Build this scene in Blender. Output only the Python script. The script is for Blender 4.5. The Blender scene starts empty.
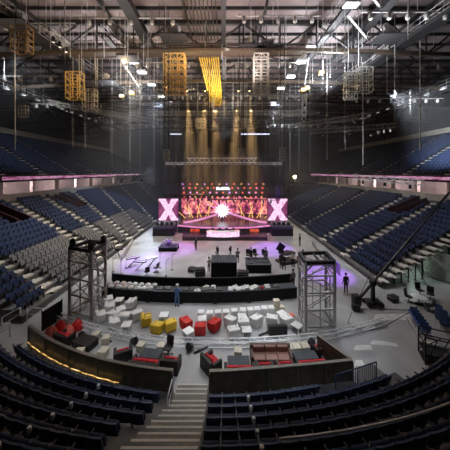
import bpy, bmesh, math, random
from mathutils import Vector, Matrix, Euler
random.seed(7)
R = math.radians
SC = bpy.context.scene
COL = SC.collection

# ------------------------------------------------------------------ camera, world, light, exposure
CAM_Z, FPX, HORIZON = 10.5, 225.0, 172.0
cam_d = bpy.data.cameras.new('camera'); cam = bpy.data.objects.new('camera', cam_d); COL.objects.link(cam)
cam.location = (0, 0, CAM_Z); cam.rotation_euler = (R(90), 0, 0)
cam_d.sensor_width = 36; cam_d.lens = 36 * FPX / 450; cam_d.shift_y = -(225 - HORIZON) / 450
cam_d.clip_start = .05; cam_d.clip_end = 400
SC.camera = cam
w = bpy.data.worlds.new('world'); SC.world = w; w.use_nodes = True
w.node_tree.nodes['Background'].inputs[0].default_value = (.010, .011, .014, 1)
w.node_tree.nodes['Background'].inputs[1].default_value = .3
SC.view_settings.view_transform = 'Standard'; SC.view_settings.look = 'None'
SC.view_settings.gamma = 1; SC.view_settings.use_curve_mapping = False
SC.view_settings.exposure = 0.0

def spot(name, loc, target, power, size, blend=.5, color=(1, 1, 1), radius=.3):
    d = bpy.data.lights.new(name, 'SPOT'); d.energy = power; d.spot_size = R(size); d.spot_blend = blend
    d.color = color; d.shadow_soft_size = radius
    o = bpy.data.objects.new(name, d); COL.objects.link(o); o.location = loc
    o.rotation_euler = (Vector(target) - Vector(loc)).to_track_quat('-Z', 'Y').to_euler()
    return o
def point(name, loc, power, color=(1, 1, 1), radius=.3):
    d = bpy.data.lights.new(name, 'POINT'); d.energy = power; d.color = color; d.shadow_soft_size = radius
    o = bpy.data.objects.new(name, d); COL.objects.link(o); o.location = loc
    return o
WHITE = (.88, .94, 1); WARM = (1, .82, .56)
# house floodlights under the roof; some beams below are added fills with no fixture
HOUSE = [(8.3, 17.0, 24.7), (10.7, 19.1, 24.7), (9.8, 25.6, 24.7), (9.8, 29.0, 24.7), (9.8, 33.5, 24.7), (9.5, 38, 24.7), (9.3, 44, 24.7),
         (-11.9, 26.4, 24.7), (-11.8, 29.0, 24.7), (-11.8, 32.0, 24.7), (-11.9, 36.5, 24.7), (-12, 42, 24.7), (-11.2, 45, 24.7)]
for loc, tgt, power, size, blend, colr in (
    ((9.8, 25.6, 24.4), (6.0, 21, 0), 5500, 54, .5, WHITE), ((9.8, 33.5, 24.4), (7, 31, 0), 6500, 70, .6, WHITE), ((9.8, 33.5, 24.4), (21, 33, 3), 7500, 72, .8, WHITE),
    ((-11.8, 26.4, 24.4), (-6, 20, 0), 12500, 52, .5, WHITE), ((-11.8, 32.0, 24.4), (-6, 30, 0), 8000, 70, .6, WHITE), ((-11.8, 32.0, 24.4), (-19, 31, 3), 26000, 58, .9, (1, .94, .84)),
    ((-12, 42, 24.4), (-20, 44, 3), 24000, 66, .8, (.66, .80, 1)), ((9.3, 44, 24.4), (18, 48, 3), 16000, 80, .8, (.78, .86, 1)), ((0, 24, 24.4), (0, 18.6, 0), 25000, 50, .5, WHITE),
    ((-1.6, 15, 23.5), (-1.9, 8.4, 1), 1700, 17, .5, (1, .93, .82)), ((-2, 19, 23.5), (-1, 11.6, 0), 900, 46, .9, (.72, .84, 1)), ((19, 26, 19.5), (44, 37, 15.5), 60000, 54, 1, (.86, .93, 1)), ((-24, 26, 24), (-38, 44, 14), 5000, 80, .9, (.84, .92, 1)),
    ((-6.5, 9.5, 24), (-6.2, 15.4, 0), 4000, 23, .5, WHITE), ((.3, 9, 24), (.2, 14.9, 0), 4600, 24, .5, WHITE), ((6.5, 9.5, 24), (5.6, 15.2, 0), 4000, 23, .5, WHITE), ((-19, 57, 12), (-14, 40, 4), 7000, 30, .9, (.70, .82, 1)),  # added fills for the lounge floor and the far haze, no fixtures
    ((-9, 19, 22), (-20, 19, 3), 7000, 44, .9, WHITE), ((8, 21, 22), (19, 27, 3), 6500, 62, .9, (.85, .92, 1))):
    spot('house_or_fill_beam', loc, tgt, power, size, blend, colr)
for x_, px_ in ((-8.5, 2600), (-4.4, 2300), (1.5, 2400), (4.6, 2600)): spot('house_or_fill_beam', (x_ * .8, 3.5, 24.5), (x_, 10.5 + .022 * x_ * x_, .8), px_, 15, .8, (.80, .88, 1))  # added spots without fixtures that brighten the front row and barrier
# added upward spots without fixtures, standing in for light bounced onto the roof
for loc, power, colr in (((-13.5, 30, 20.5), 5200, (.92, .95, 1)), ((12.5, 28, 20.5), 8500, (.90, .95, 1)), ((13, 20, 20.0), 3800, (.92, .95, 1)), ((1.5, 21, 19), 3600, (1, .84, .80)), ((0, 34, 19.5), 3000, (1, .90, .78)), ((-20, 20, 18.5), 500, (1, .86, .7)), ((-9, 20, 19), 2200, (1, .88, .8)), ((-30, 34, 19), 500, WHITE), ((30, 30, 18), 500, WHITE), ((0, 52, 18), 2600, (.9, .92, 1))):
    spot('roof_bounce_fill', loc, (loc[0], loc[1] + .5, 27), power, 150, .6, colr, .8)
# coloured show light
spot('stage_wash', (-6, 36, 11), (-7, 41, 2), 1500, 60, .6, (1, .1, .55))
spot('stage_wash', (6, 36, 11), (6, 41, 2), 1500, 60, .6, (1, .14, .4))
spot('stage_wash', (0, 30, 11), (0, 30, 0), 1500, 96, .8, (1, .72, .82))
spot('stage_wash', (-5, 30, 10), (-4.5, 34.5, 0), 1400, 44, .7, (1, .06, .03))
spot('stage_wash', (5, 30, 10), (4.5, 34.5, 0), 1400, 44, .7, (1, .08, .03))
spot('stage_wash', (-11, 24, 9), (-9.4, 26, 0), 4200, 40, .6, (.45, .12, 1))
spot('stage_wash', (11.5, 24, 8), (10.6, 23.2, 0), 5200, 40, .6, (.38, .1, 1))
spot('stage_wash', (8, 33, 9), (6.5, 31.0, 0), 6000, 42, .6, (.35, .12, 1))
spot('stage_wash', (-7, 33, 9), (-6.6, 31, 0), 5200, 42, .6, (.6, .2, 1))
for sd_ in (-1, 1):
    for y_ in (24, 36, 48, 62): point('concourse_lamp', (sd_ * 33, y_, 8.5), 420, (1, .72, .80), .3)

# ------------------------------------------------------------------ materials
MATS = {}
def mat(name, col, rough=.6, metal=0., var=.12, scale=6., bump=0., emit=None, estr=0., spec=.5):
    if name in MATS: return MATS[name]
    m = bpy.data.materials.new(name); m.use_nodes = True; MATS[name] = m
    nt = m.node_tree; b = nt.nodes['Principled BSDF']
    b.inputs['Roughness'].default_value = rough; b.inputs['Metallic'].default_value = metal
    b.inputs['Specular IOR Level'].default_value = spec
    tc = nt.nodes.new('ShaderNodeTexCoord'); nz = nt.nodes.new('ShaderNodeTexNoise')
    nz.inputs['Scale'].default_value = scale; nz.inputs['Detail'].default_value = 3
    nt.links.new(tc.outputs['Object'], nz.inputs['Vector'])
    rp = nt.nodes.new('ShaderNodeValToRGB')
    rp.color_ramp.elements[0].position = .3; rp.color_ramp.elements[1].position = .7
    rp.color_ramp.elements[0].color = [c * (1 - var) for c in col] + [1]
    rp.color_ramp.elements[1].color = [min(1, c * (1 + var)) for c in col] + [1]
    nt.links.new(nz.outputs['Fac'], rp.inputs['Fac']); nt.links.new(rp.outputs['Color'], b.inputs['Base Color'])
    if bump:
        bp = nt.nodes.new('ShaderNodeBump'); bp.inputs['Strength'].default_value = bump
        nt.links.new(nz.outputs['Fac'], bp.inputs['Height']); nt.links.new(bp.outputs['Normal'], b.inputs['Normal'])
    if emit:
        b.inputs['Emission Color'].default_value = (*emit, 1); b.inputs['Emission Strength'].default_value = estr
    return m
def screen_mat(name, cols, scale, strength, stretch=(1, 1, 1), pos=None):
    """a lit LED surface showing blotches of the given colours"""
    m = bpy.data.materials.new(name); m.use_nodes = True; MATS[name] = m
    nt = m.node_tree; b = nt.nodes['Principled BSDF']; b.inputs['Base Color'].default_value = (.01, .01, .01, 1)
    tc = nt.nodes.new('ShaderNodeTexCoord'); mp = nt.nodes.new('ShaderNodeMapping'); mp.inputs['Scale'].default_value = stretch
    nz = nt.nodes.new('ShaderNodeTexNoise'); nz.inputs['Scale'].default_value = scale; nz.inputs['Detail'].default_value = 4
    nz.inputs['Roughness'].default_value = .7
    rp = nt.nodes.new('ShaderNodeValToRGB'); rp.color_ramp.interpolation = 'LINEAR'
    n = len(cols)
    while len(rp.color_ramp.elements) < n: rp.color_ramp.elements.new(.5)
    for i, c in enumerate(cols):
        rp.color_ramp.elements[i].position = pos[i] if pos else .3 + .4 * i / (n - 1); rp.color_ramp.elements[i].color = (*c, 1)
    nt.links.new(tc.outputs['Object'], mp.inputs[0]); nt.links.new(mp.outputs[0], nz.inputs['Vector'])
    nt.links.new(nz.outputs['Fac'], rp.inputs[0]); nt.links.new(rp.outputs[0], b.inputs['Emission Color'])
    b.inputs['Emission Strength'].default_value = strength
    return m
M = dict(
 floor=mat('floor_concrete', (.38, .375, .375), .42, var=.16, scale=.55, bump=.03),
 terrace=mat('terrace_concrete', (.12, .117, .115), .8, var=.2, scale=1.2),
 step=mat('stair_tread', (.19, .18, .155), .75, var=.15, scale=3),
 nosing=mat('stair_nosing', (.55, .52, .47), .6, var=.1),
 aisle=mat('aisle_step', (.58, .54, .48), .7, var=.15, scale=2),
 ledge=mat('ledge_concrete', (.46, .43, .38), .75, var=.15, scale=.8),
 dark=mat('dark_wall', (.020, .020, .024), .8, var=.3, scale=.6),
 roof=mat('roof_deck', (.20, .16, .16), .7, var=.25, scale=.5),
 steel=mat('dark_steel', (.035, .034, .036), .55, .3, var=.2),
 brownsteel=mat('brown_steel', (.10, .075, .055), .6, .2, var=.25),
 galv=mat('galvanised_steel', (.50, .50, .51), .42, .3, var=.15),
 alu=mat('aluminium', (.74, .74, .75), .4, .25, var=.08),
 whitealu=mat('bright_aluminium', (.90, .90, .91), .35, .1, var=.05),
 towersteel=mat('tower_steel', (.36, .35, .33), .5, .2, var=.2),
 black=mat('black_paint', (.012, .012, .014), .5, var=.2),
 blackcloth=mat('black_cloth', (.010, .010, .012), .95, var=.3, scale=20),
 seat=mat('navy_seat', (.020, .046, .118), .5, var=.2, scale=1),
 seatdark=mat('navy_cushion', (.018, .028, .07), .7, var=.2, scale=1),
 seatgrey=mat('grey_seat', (.20, .197, .195), .6, var=.18, scale=1),
 seatframe=mat('seat_standard', (.03, .03, .034), .5, .2, var=.2),
 maroon=mat('maroon_wall', (.055, .014, .020), .7, var=.2),
 board=mat('olive_board', (.125, .105, .066), .35, var=.35, scale=2.5),
 boardcap=mat('board_cap', (.17, .155, .13), .5, var=.2),
 white=mat('white_vinyl', (.80, .79, .77), .5, var=.05),
 whitetop=mat('white_laminate', (.88, .88, .88), .3, var=.03),
 cream=mat('cream_fabric', (.66, .60, .48), .75, var=.1),
 red=mat('red_vinyl', (.62, .018, .018), .42, var=.12),
 orange=mat('coral_vinyl', (.78, .17, .12), .45, var=.2),
 redcush=mat('red_cushion', (.50, .012, .022), .8, var=.15),
 yellow=mat('yellow_vinyl', (.72, .46, .015), .45, var=.08),
 wicker=mat('dark_wicker', (.022, .017, .015), .6, var=.4, scale=60, bump=.3),
 charcoal=mat('charcoal_cushion', (.055, .065, .075), .8, var=.15),
 brown=mat('brown_leather', (.075, .035, .026), .45, var=.2),
 tan=mat('tan_cushion', (.25, .13, .10), .6, var=.15),
 gold=mat('gold_truss', (.72, .50, .20), .4, .4, var=.2),
 silver=mat('silver_frame', (.60, .58, .52), .4, .4, var=.2),
 yellowcable=mat('yellow_cable', (.75, .50, .04), .5, var=.15),
 lamp=mat('lit_lamp', (.9, .9, .9), .4, emit=(.93, .97, 1), estr=9),
 lampdim=mat('lit_small_lamp', (.8, .8, .8), .4, emit=(1, .97, .92), estr=.45),
 lampwarm=mat('lit_warm_lamp', (.9, .8, .6), .4, emit=(1, .72, .35), estr=7),
 lampred=mat('lit_red_lamp', (.5, .1, .1), .4, emit=(1, .12, .08), estr=1.6), lamppink=mat('lit_pink_lamp', (.5, .2, .3), .4, emit=(1, .25, .55), estr=1.6), lampviolet=mat('lit_violet_lamp', (.3, .2, .5), .4, emit=(.65, .3, 1), estr=1.6), lampwarmdim=mat('lit_amber_lamp', (.5, .4, .2), .4, emit=(1, .55, .2), estr=1.6),
 rope=screen_mat('warm_rope_light', [(.03, .015, .003), (.75, .42, .12), (1, .72, .35)], 2.2, 1.5, pos=[.40, .52, .66]),
 ledpink=screen_mat('led_pink_ribbon', [(.02, .0, .01), (.5, .1, .28), (1, .55, .8), (.25, .03, .1)], 1.2, .62, (1, .5, 3)),
 ledwall=screen_mat('led_stage_wall', [(.004, .0, .006), (.16, .01, .05), (.75, .10, .22), (.95, .42, .16), (.95, .45, .75), (.45, .08, .65)], 1.15, 1.15, (1, 1, .8), [.34, .44, .52, .58, .64, .72]),
 ledx=screen_mat('led_pink_screen', [(.05, .01, .05), (.30, .04, .16), (.55, .14, .34)], 1.1, .8),
 ledxw=screen_mat('led_pale_emblem', [(.55, .12, .40), (.95, .50, .78), (1, .85, 1), (.75, .28, .75)], 2.6, 1.1),
 ledflare=screen_mat('led_flare_ray', [(1, .2, .65), (1, .5, .9)], 1, 1.2),
 ledstar=screen_mat('led_star', [(.95, .75, 1), (.85, .95, 1)], 1.5, 2.2),
 ledray=screen_mat('led_pink_ray', [(.8, .12, .5), (1, .5, .85)], .8, .85),
 ledblue=screen_mat('led_blue_sign', [(.5, .6, 1), (.9, .95, 1)], 2, 2.2),
 beamgold=screen_mat('gold_beam_glow', [(1, .50, .08), (1, .75, .2)], 1, 1.5),
 redglow=screen_mat('red_lit_front_glow', [(.2, .01, .01), (.8, .06, .03), (1, .3, .12)], 1.1, .8),
 deck=mat('black_gloss_deck', (.02, .018, .022), .22, var=.2),
 rig=mat('black_rigging', (.015, .015, .016), .6, .2, var=.2),
 blueclad=mat('blue_workwear', (.10, .20, .42), .85, var=.15, scale=12),
 skin=mat('skin', (.45, .26, .18), .6, var=.05),
 hair=mat('dark_hair', (.02, .014, .01), .7, var=.2),
 darkcloth=mat('dark_clothing', (.02, .02, .024), .9, var=.2, scale=10),
 greycloth=mat('grey_clothing', (.16, .16, .17), .9, var=.2, scale=10),
 whitecloth=mat('white_shirt', (.75, .73, .70), .85, var=.06),
 redcloth=mat('dark_red_shirt', (.28, .05, .05), .85, var=.1),
 bluechair=mat('blue_plastic', (.045, .10, .28), .45, var=.12),
 paper=mat('white_paper', (.85, .84, .82), .7, var=.05),
 purple=mat('purple_panel', (.28, .16, .52), .5, var=.2),
 cable=mat('thin_steel_cable', (.50, .50, .50), .5, .2, var=.1),
 lightpatch=mat('painted_floor_light', (.66, .65, .63), .5, var=.12, scale=2),  # pale tone imitates light lying on the floor
)

# ------------------------------------------------------------------ mesh helpers
class MB:
    def __init__(s): s.v = []; s.f = []; s.m = []
    def add(s, vs, fs, mi=0):
        o = len(s.v); s.v.extend(tuple(p) for p in vs); s.f.extend(tuple(i + o for i in f) for f in fs); s.m.extend([mi] * len(fs)); return s
    def box(s, c, d, rz=0, mi=0, tilt=0):
        x, y, z = d[0] / 2, d[1] / 2, d[2] / 2
        vs = [Vector((a * x, b * y, e * z)) for e in (-1, 1) for b in (-1, 1) for a in (-1, 1)]
        m = Matrix.Rotation(rz, 3, 'Z') @ Matrix.Rotation(tilt, 3, 'X'); c = Vector(c)
        return s.add([m @ v + c for v in vs], [(0, 2, 3, 1), (4, 5, 7, 6), (0, 1, 5, 4), (1, 3, 7, 5), (3, 2, 6, 7), (2, 0, 4, 6)], mi)
    def rbox(s, c, d, r, rz=0, mi=0, tilt=0):
        h = [k / 2 for k in d]; r = min(r, *[k * .98 for k in h]); m = Matrix.Rotation(rz, 3, 'Z') @ Matrix.Rotation(tilt, 3, 'X'); c = Vector(c)
        def ax(k): return [-h[k], -h[k] + r * .3, -h[k] + r, h[k] - r, h[k] - r * .3, h[k]]
        A = [ax(0), ax(1), ax(2)]; idx = {}; vs = []; fs = []
        def vid(t):
            if t not in idx:
                p = Vector([A[k][t[k]] for k in range(3)]); q = Vector([max(-h[k] + r, min(h[k] - r, p[k])) for k in range(3)])
                e = p - q
                if e.length > 1e-6: p = q + e.normalized() * r
                idx[t] = len(vs); vs.append(m @ p + c)
            return idx[t]
        for k in range(3):
            i, j = (k + 1) % 3, (k + 2) % 3
            for side in (0, 5):
                for a in range(5):
                    for b in range(5):
                        q = []
                        for da, db in ((0, 0), (1, 0), (1, 1), (0, 1)):
                            t = [0, 0, 0]; t[k] = side; t[i] = a + da; t[j] = b + db; q.append(vid(tuple(t)))
                        fs.append(tuple(q) if side else tuple(reversed(q)))
        return s.add(vs, fs, mi)
    def beam(s, p, q, wd, hd=None, mi=0):
        p, q = Vector(p), Vector(q); hd = hd or wd; d = (q - p)
        if d.length < 1e-6: return s
        d.normalize(); u = Vector((0, 0, 1)) if abs(d.z) < .95 else Vector((0, 1, 0))
        x = d.cross(u).normalized() * wd / 2; y = x.cross(d).normalized() * hd / 2
        vs = [e + a * x + b * y for e in (p, q) for a, b in ((-1, -1), (1, -1), (1, 1), (-1, 1))]
        return s.add(vs, [(3, 2, 1, 0), (4, 5, 6, 7), (0, 1, 5, 4), (1, 2, 6, 5), (2, 3, 7, 6), (3, 0, 4, 7)], mi)
    def tube(s, pts, r, n=6, mi=0, cap=True):
        pts = [Vector(p) for p in pts]; vs = []; fs = []; prev = None
        for i, p in enumerate(pts):
            d = (pts[min(i + 1, len(pts) - 1)] - pts[max(i - 1, 0)]).normalized()
            u = prev or (Vector((0, 0, 1)) if abs(d.z) < .9 else Vector((0, 1, 0)))
            x = (u - d * u.dot(d)).normalized(); y = d.cross(x); prev = x
            rr = r[i] if isinstance(r, (list, tuple)) else r
            vs += [p + (x * math.cos(t) + y * math.sin(t)) * rr for t in [2 * math.pi * k / n for k in range(n)]]
        for i in range(len(pts) - 1):
            for k in range(n): fs.append((i * n + k, i * n + (k + 1) % n, (i + 1) * n + (k + 1) % n, (i + 1) * n + k))
        if cap: fs += [tuple(reversed(range(n))), tuple(range((len(pts) - 1) * n, len(pts) * n))]
        return s.add(vs, fs, mi)
    def lathe(s, c, prof, n=14, mi=0, axis=None):
        c = Vector(c); m = Vector((0, 0, 1)).rotation_difference(Vector(axis)).to_matrix() if axis else Matrix.Identity(3); vs = []; fs = []
        for rr, z in prof: vs += [c + m @ Vector((rr * math.cos(2 * math.pi * k / n), rr * math.sin(2 * math.pi * k / n), z)) for k in range(n)]
        for i in range(len(prof) - 1):
            for k in range(n): fs.append((i * n + k, i * n + (k + 1) % n, (i + 1) * n + (k + 1) % n, (i + 1) * n + k))
        fs += [tuple(reversed(range(n))), tuple(range((len(prof) - 1) * n, len(prof) * n))]
        return s.add(vs, fs, mi)
    def wall(s, pts, z0, z1, th, mi=0):
        """a thick upright strip that follows a plan polyline"""
        P = [Vector((p[0], p[1], 0)) for p in pts]; L = []
        for i, p in enumerate(P):
            d = (P[min(i + 1, len(P) - 1)] - P[max(i - 1, 0)]).normalized(); nrm = Vector((-d.y, d.x, 0)) * th / 2; L.append((p + nrm, p - nrm))
        vs = []
        for a, b in L: vs += [(a.x, a.y, z0), (b.x, b.y, z0), (b.x, b.y, z1), (a.x, a.y, z1)]
        fs = [(3, 2, 1, 0), tuple(len(vs) - 4 + k for k in range(4))]
        for i in range(len(P) - 1):
            for k in range(4): fs.append((i * 4 + k, i * 4 + (k + 1) % 4, i * 4 + 4 + (k + 1) % 4, i * 4 + 4 + k))
        return s.add(vs, fs, mi)
    def prism(s, poly, origin, ux, uy, depth, mi=0):
        o, ux, uy = Vector(origin), Vector(ux), Vector(uy); nz = ux.cross(uy).normalized() * depth; n = len(poly)
        vs = [o + ux * a + uy * b for a, b in poly] + [o + ux * a + uy * b + nz for a, b in poly]
        fs = [tuple(reversed(range(n))), tuple(range(n, 2 * n))] + [(i, (i + 1) % n, n + (i + 1) % n, n + i) for i in range(n)]
        return s.add(vs, fs, mi)
    def mesh(s, name, mats, smooth=False):
        me = bpy.data.meshes.new(name); me.from_pydata(s.v, [], s.f)
        for m in (mats if isinstance(mats, (list, tuple)) else [mats]): me.materials.append(m)
        me.polygons.foreach_set('material_index', s.m)
        if smooth: me.polygons.foreach_set('use_smooth', [True] * len(s.f))
        bm = bmesh.new(); bm.from_mesh(me); bmesh.ops.recalc_face_normals(bm, faces=bm.faces); bm.to_mesh(me); bm.free()
        me.update(); return me
    def build(s, name, mats, parent=None, smooth=False):
        o = bpy.data.objects.new(name, s.mesh(name, mats, smooth)); COL.objects.link(o); o.parent = parent; return o

def tag(o, label, cat, group=None, kind=None):
    o['label'] = label; o['category'] = cat
    if group: o['group'] = group
    if kind: o['kind'] = kind
    return o
def thing(name, label, cat, loc=(0, 0, 0), rz=0, group=None):
    o = bpy.data.objects.new(name, None); COL.objects.link(o); o.location = loc; o.rotation_euler = (0, 0, rz); o.empty_display_size = .2
    return tag(o, label, cat, group)
def struct(name, mb, m, smooth=False):
    o = mb.build(name, m, None, smooth); o['kind'] = 'structure'; return o
KIDS = {}
def copy_tree(o, label, loc, rz=0, group=None, parent=None):
    def rec(src, par):
        c = src.copy(); COL.objects.link(c); c.parent = par
        for ch in src.children: rec(ch, c)
        return c
    c = rec(o, None); c.location = loc; c.rotation_euler = (0, 0, rz); c['label'] = label
    if group: c['group'] = group
    return c
def fl(px, py, z=0.):
    """the point at height z that the photo shows at this pixel"""
    Y = FPX * (CAM_Z - z) / (py - HORIZON); return Vector(((px - 225) * Y / FPX, Y, z))
def up(px, py, z):
    """the same for things that hang above the eye"""
    Y = FPX * (z - CAM_Z) / (HORIZON - py); return Vector(((px - 225) * Y / FPX, Y, z))
ORD = ['first', 'second', 'third', 'fourth', 'fifth', 'sixth', 'seventh', 'eighth', 'ninth', 'tenth', 'eleventh', 'twelfth', 'thirteenth', 'fourteenth', 'fifteenth',
       'sixteenth', 'seventeenth', 'eighteenth', 'nineteenth', 'twentieth']
def ordn(i):
    if i < 20: return ORD[i]
    t = {2: 'twenty', 3: 'thirty', 4: 'forty', 5: 'fifty'}[(i + 1) // 10]; u = (i + 1) % 10
    return (t[:-1] + 'ieth') if u == 0 else t + '-' + ORD[u - 1]

# ------------------------------------------------------------------ setting: shell
struct('floor', MB().box((0, 38, -.25), (110, 120, .5)), M['floor'])
struct('ceiling', MB().box((0, 38, 27.35), (110, 120, .5)), M['roof'])
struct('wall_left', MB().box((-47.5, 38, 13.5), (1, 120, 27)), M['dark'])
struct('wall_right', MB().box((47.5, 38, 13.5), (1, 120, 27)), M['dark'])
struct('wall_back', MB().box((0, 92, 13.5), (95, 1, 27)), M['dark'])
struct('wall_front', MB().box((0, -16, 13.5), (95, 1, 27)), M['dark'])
mb = MB()
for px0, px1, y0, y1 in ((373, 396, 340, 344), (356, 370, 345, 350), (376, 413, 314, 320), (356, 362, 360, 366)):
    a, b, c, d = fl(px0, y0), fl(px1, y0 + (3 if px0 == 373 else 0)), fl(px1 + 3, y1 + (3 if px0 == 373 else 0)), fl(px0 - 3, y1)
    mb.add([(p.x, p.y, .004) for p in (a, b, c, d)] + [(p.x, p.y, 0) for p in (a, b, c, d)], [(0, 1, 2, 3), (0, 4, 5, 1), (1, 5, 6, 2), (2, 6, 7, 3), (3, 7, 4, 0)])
struct('floor_light_patch', mb, M['lightpatch'])  # pools of light and floor reflections put into pale flat patches

# near end bowl: rows curve about one centre
BC = Vector((-.5, 32.1))
def bowl(rad, ang, z=0): return Vector((BC.x + rad * math.sin(ang), BC.y - rad * math.cos(ang), z))
def row_r(k): return 22.5 + .85 * k
def row_z(k): return .3 + .46 * k + .015 * k * k
def bowl_x(rad, x): return math.asin(max(-1, min(1, (x - BC.x) / rad)))
mb = MB(); NA = 40
for k in range(0, 15):
    r0 = row_r(k) - (.72 if k == 0 else .45); r1 = row_r(k) + .40
    z = row_z(k); a0, a1 = (R(-29), R(27)) if k < 1 else (R(-40), R(40))
    if k < 2: a1 = R(22.5)
    vs = []
    for i in range(NA + 1):
        a = a0 + (a1 - a0) * i / NA
        vs += [bowl(r0, a, 0), bowl(r0, a, z), bowl(r1, a, z), bowl(r1, a, 0)]
    fs = [(3, 2, 1, 0), tuple(NA * 4 + j for j in range(4))]
    for i in range(NA):
        for j in range(4): fs.append((i * 4 + j, i * 4 + (j + 1) % 4, i * 4 + 4 + (j + 1) % 4, i * 4 + 4 + j))
    mb.add(vs, fs)
struct('trim_1', mb, M['terrace'])['label'] = 'concrete seating terrace of the near end'
# stair with nosings and small row plates
mb = MB()
SX0, SX1 = -2.30, -.80
def stair(y0, y1, z, zb):
    xl = SX0 - .20 * max(0, 10 - (y0 + y1) / 2)
    mb.box(((xl + SX1) / 2, (y0 + y1) / 2, (z + zb) / 2), (SX1 - xl, y1 - y0, z - zb), mi=0)
    mb.box(((xl + SX1) / 2, y1 - .035, z + .004), (SX1 - xl, .07, .012), mi=1)
for k in range(0, 9):
    yc = BC.y - row_r(k); z = row_z(k)
    stair(yc - .44, yc + .44, z + .02, z - .3)
    if k: stair(yc + .40, yc + .86, (z + row_z(k - 1)) / 2 + .02, z - .5)
    mb.box((-1.55 - .08 * (10 - yc), yc - .1, z + .024), (.20, .14, .008), mi=2)
for i in range(3): stair(10.0 + .33 * i, 10.36 + .33 * i, .3 - .1 * i + .02, 0)
struct('trim_2', mb, [M['step'], M['nosing'], M['paper']])['label'] = 'aisle stair of the near end'

# side bowls, their aisles, ledges, upper decks
ROWS, X0, RISE, DEPTH = 17, 14.0, .353, .853
def side_z(r): return .5 + RISE * r
LEFT_AISLES = [(18.9, 19.4), (26.2, 29.8), (30.2, 35.3), (33.4, 42.5), (38, 52), (45, 62), (56, 74)]
RIGHT_AISLES = [(20.6, 23.4), (26.9, 29.9), (33.0, 35.5), (40.8, 45.5), (50, 56), (60, 68)]
def ystart(sd, r): return (15.6 + .12 * r if sd < 0 else 20.6 + .22 * r)
for sd, nm in ((-1, 'trim_3'), (1, 'trim_4')):
    mb = MB()
    for r in range(ROWS + 1):
        y0 = ystart(sd, r); z = side_z(r); xc = sd * (X0 + DEPTH * (r + .5)); base = 0 if (sd < 0 or r > 9) else z - .3
        mb.box((xc, (y0 + 82) / 2, (z + base) / 2), (DEPTH, 82 - y0, z - base))
    struct(nm, mb, M['terrace'])['label'] = 'concrete terrace of the %s side bowl' % ('left' if sd < 0 else 'right')
    mb = MB()
    for y0, y1 in (LEFT_AISLES if sd < 0 else RIGHT_AISLES):
        for r in range(ROWS):
            t = (r + .5) / ROWS; y = y0 + (y1 - y0) * t; z = side_z(r); x = sd * (X0 + DEPTH * (r + .5))
            mb.box((x, y, z + .03), (DEPTH * .96, .95, .06)); mb.box((x - sd * .22, y, z + .10), (DEPTH * .5, .95, .16))
    struct('trim_5' if sd < 0 else 'trim_6', mb, M['aisle'])['label'] = 'pale aisle steps of the %s bowl' % ('left' if sd < 0 else 'right')
    mb = MB(); xl = sd * (X0 + DEPTH * 18)
    mb.box((xl + sd * .15, 52, 6.85), (.3, 76, 1.1)); mb.box((xl + sd * .15, 52, 7.44), (.42, 76, .08))
    mb.box((xl + sd * 4, 52, 6.2), (8, 76, .4))
    for i in range(13): mb.box((xl + sd * 3.5, 16 + i * 5.6, 7.8), (.5, .5, 3.0))
    struct('wall_concourse' if sd < 0 else 'wall_concourse.001', mb, M['ledge'])
    struct('wall_concourse_back' if sd < 0 else 'wall_concourse_back.001', MB().box((xl + sd * 7.5, 52, 8), (.3, 76, 4)), M['ledge'])
    mb = MB(); mb.box((xl + sd * 4.2, 52, 9.25), (7.6, 76, .3))
    for r in range(17):
        z = 10.1 + .46 * r; mb.box((sd * (30.0 + .9 * (r + .5)), 52, (z + 9.4) / 2), (.9, 80, z - 9.4))
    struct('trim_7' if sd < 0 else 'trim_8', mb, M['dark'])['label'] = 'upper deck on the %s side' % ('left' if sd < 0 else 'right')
    mb = MB()
    for j in range(9):
        for r in range(17):
            mb.box((sd * (30.0 + .9 * (r + .5)), 16 + 7.2 * j + .18 * r, 10.1 + .46 * r + .05), (.86, .8, .1))
    struct('trim_9' if sd < 0 else 'trim_10', mb, M['aisle'])['label'] = 'aisle steps of the %s upper deck' % ('left' if sd < 0 else 'right')
    o = MB().box((sd * 29.6, (60 if sd < 0 else 58), 9.62), (.25, (60 if sd < 0 else 66), .42)).build('led_ribbon', M['ledpink'])
    tag(o, 'long pink LED ribbon board under the %s upper deck' % ('left' if sd < 0 else 'right'), 'led screen')
for sd in (-1, 1):
    struct('trim_14' if sd < 0 else 'trim_15', MB().box((sd * 46.3, 52, 19.2), (.5, 78, 1.1)), M['ledge'])['label'] = 'concrete band above the %s upper deck' % ('left' if sd < 0 else 'right')
# far end deck
mb = MB()
for r in range(12): mb.box((0, 78 + .9 * r, (10 + .45 * r) / 2 + 4), (64, .9, 2 + .45 * r))
mb.box((0, 77.5, 8.2), (64, .6, 1.5))
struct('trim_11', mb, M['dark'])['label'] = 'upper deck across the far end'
# maroon vomitory walls in the side bowls
def vom(sd, y, r0, r1, label):
    t = thing('vomitory_wall', label, 'entrance', (sd * (X0 + DEPTH * r1), y, side_z(r1)))
    x0 = 0; x1 = -sd * DEPTH * (r1 - r0)
    for s in (-1, 1): MB().beam((x0, s * .8, .45), (x1, s * .8, .45 - RISE * (r1 - r0)), .14, .9).build('side_wall', M['maroon'], t)
    MB().beam((x0, 0, .02), (x1, 0, .02 - RISE * (r1 - r0)), 1.5, .1).build('ramp', M['maroon'], t)
    t['kind'] = 'structure'
vom(-1, 26.0, 11, 16, 'maroon walled entrance high in the left bowl, nearer one')
vom(-1, 37.2, 11, 16, 'maroon walled entrance high in the left bowl, further one')
vom(1, 31.5, 11, 16, 'dark maroon entrance high in the right bowl')

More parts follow.
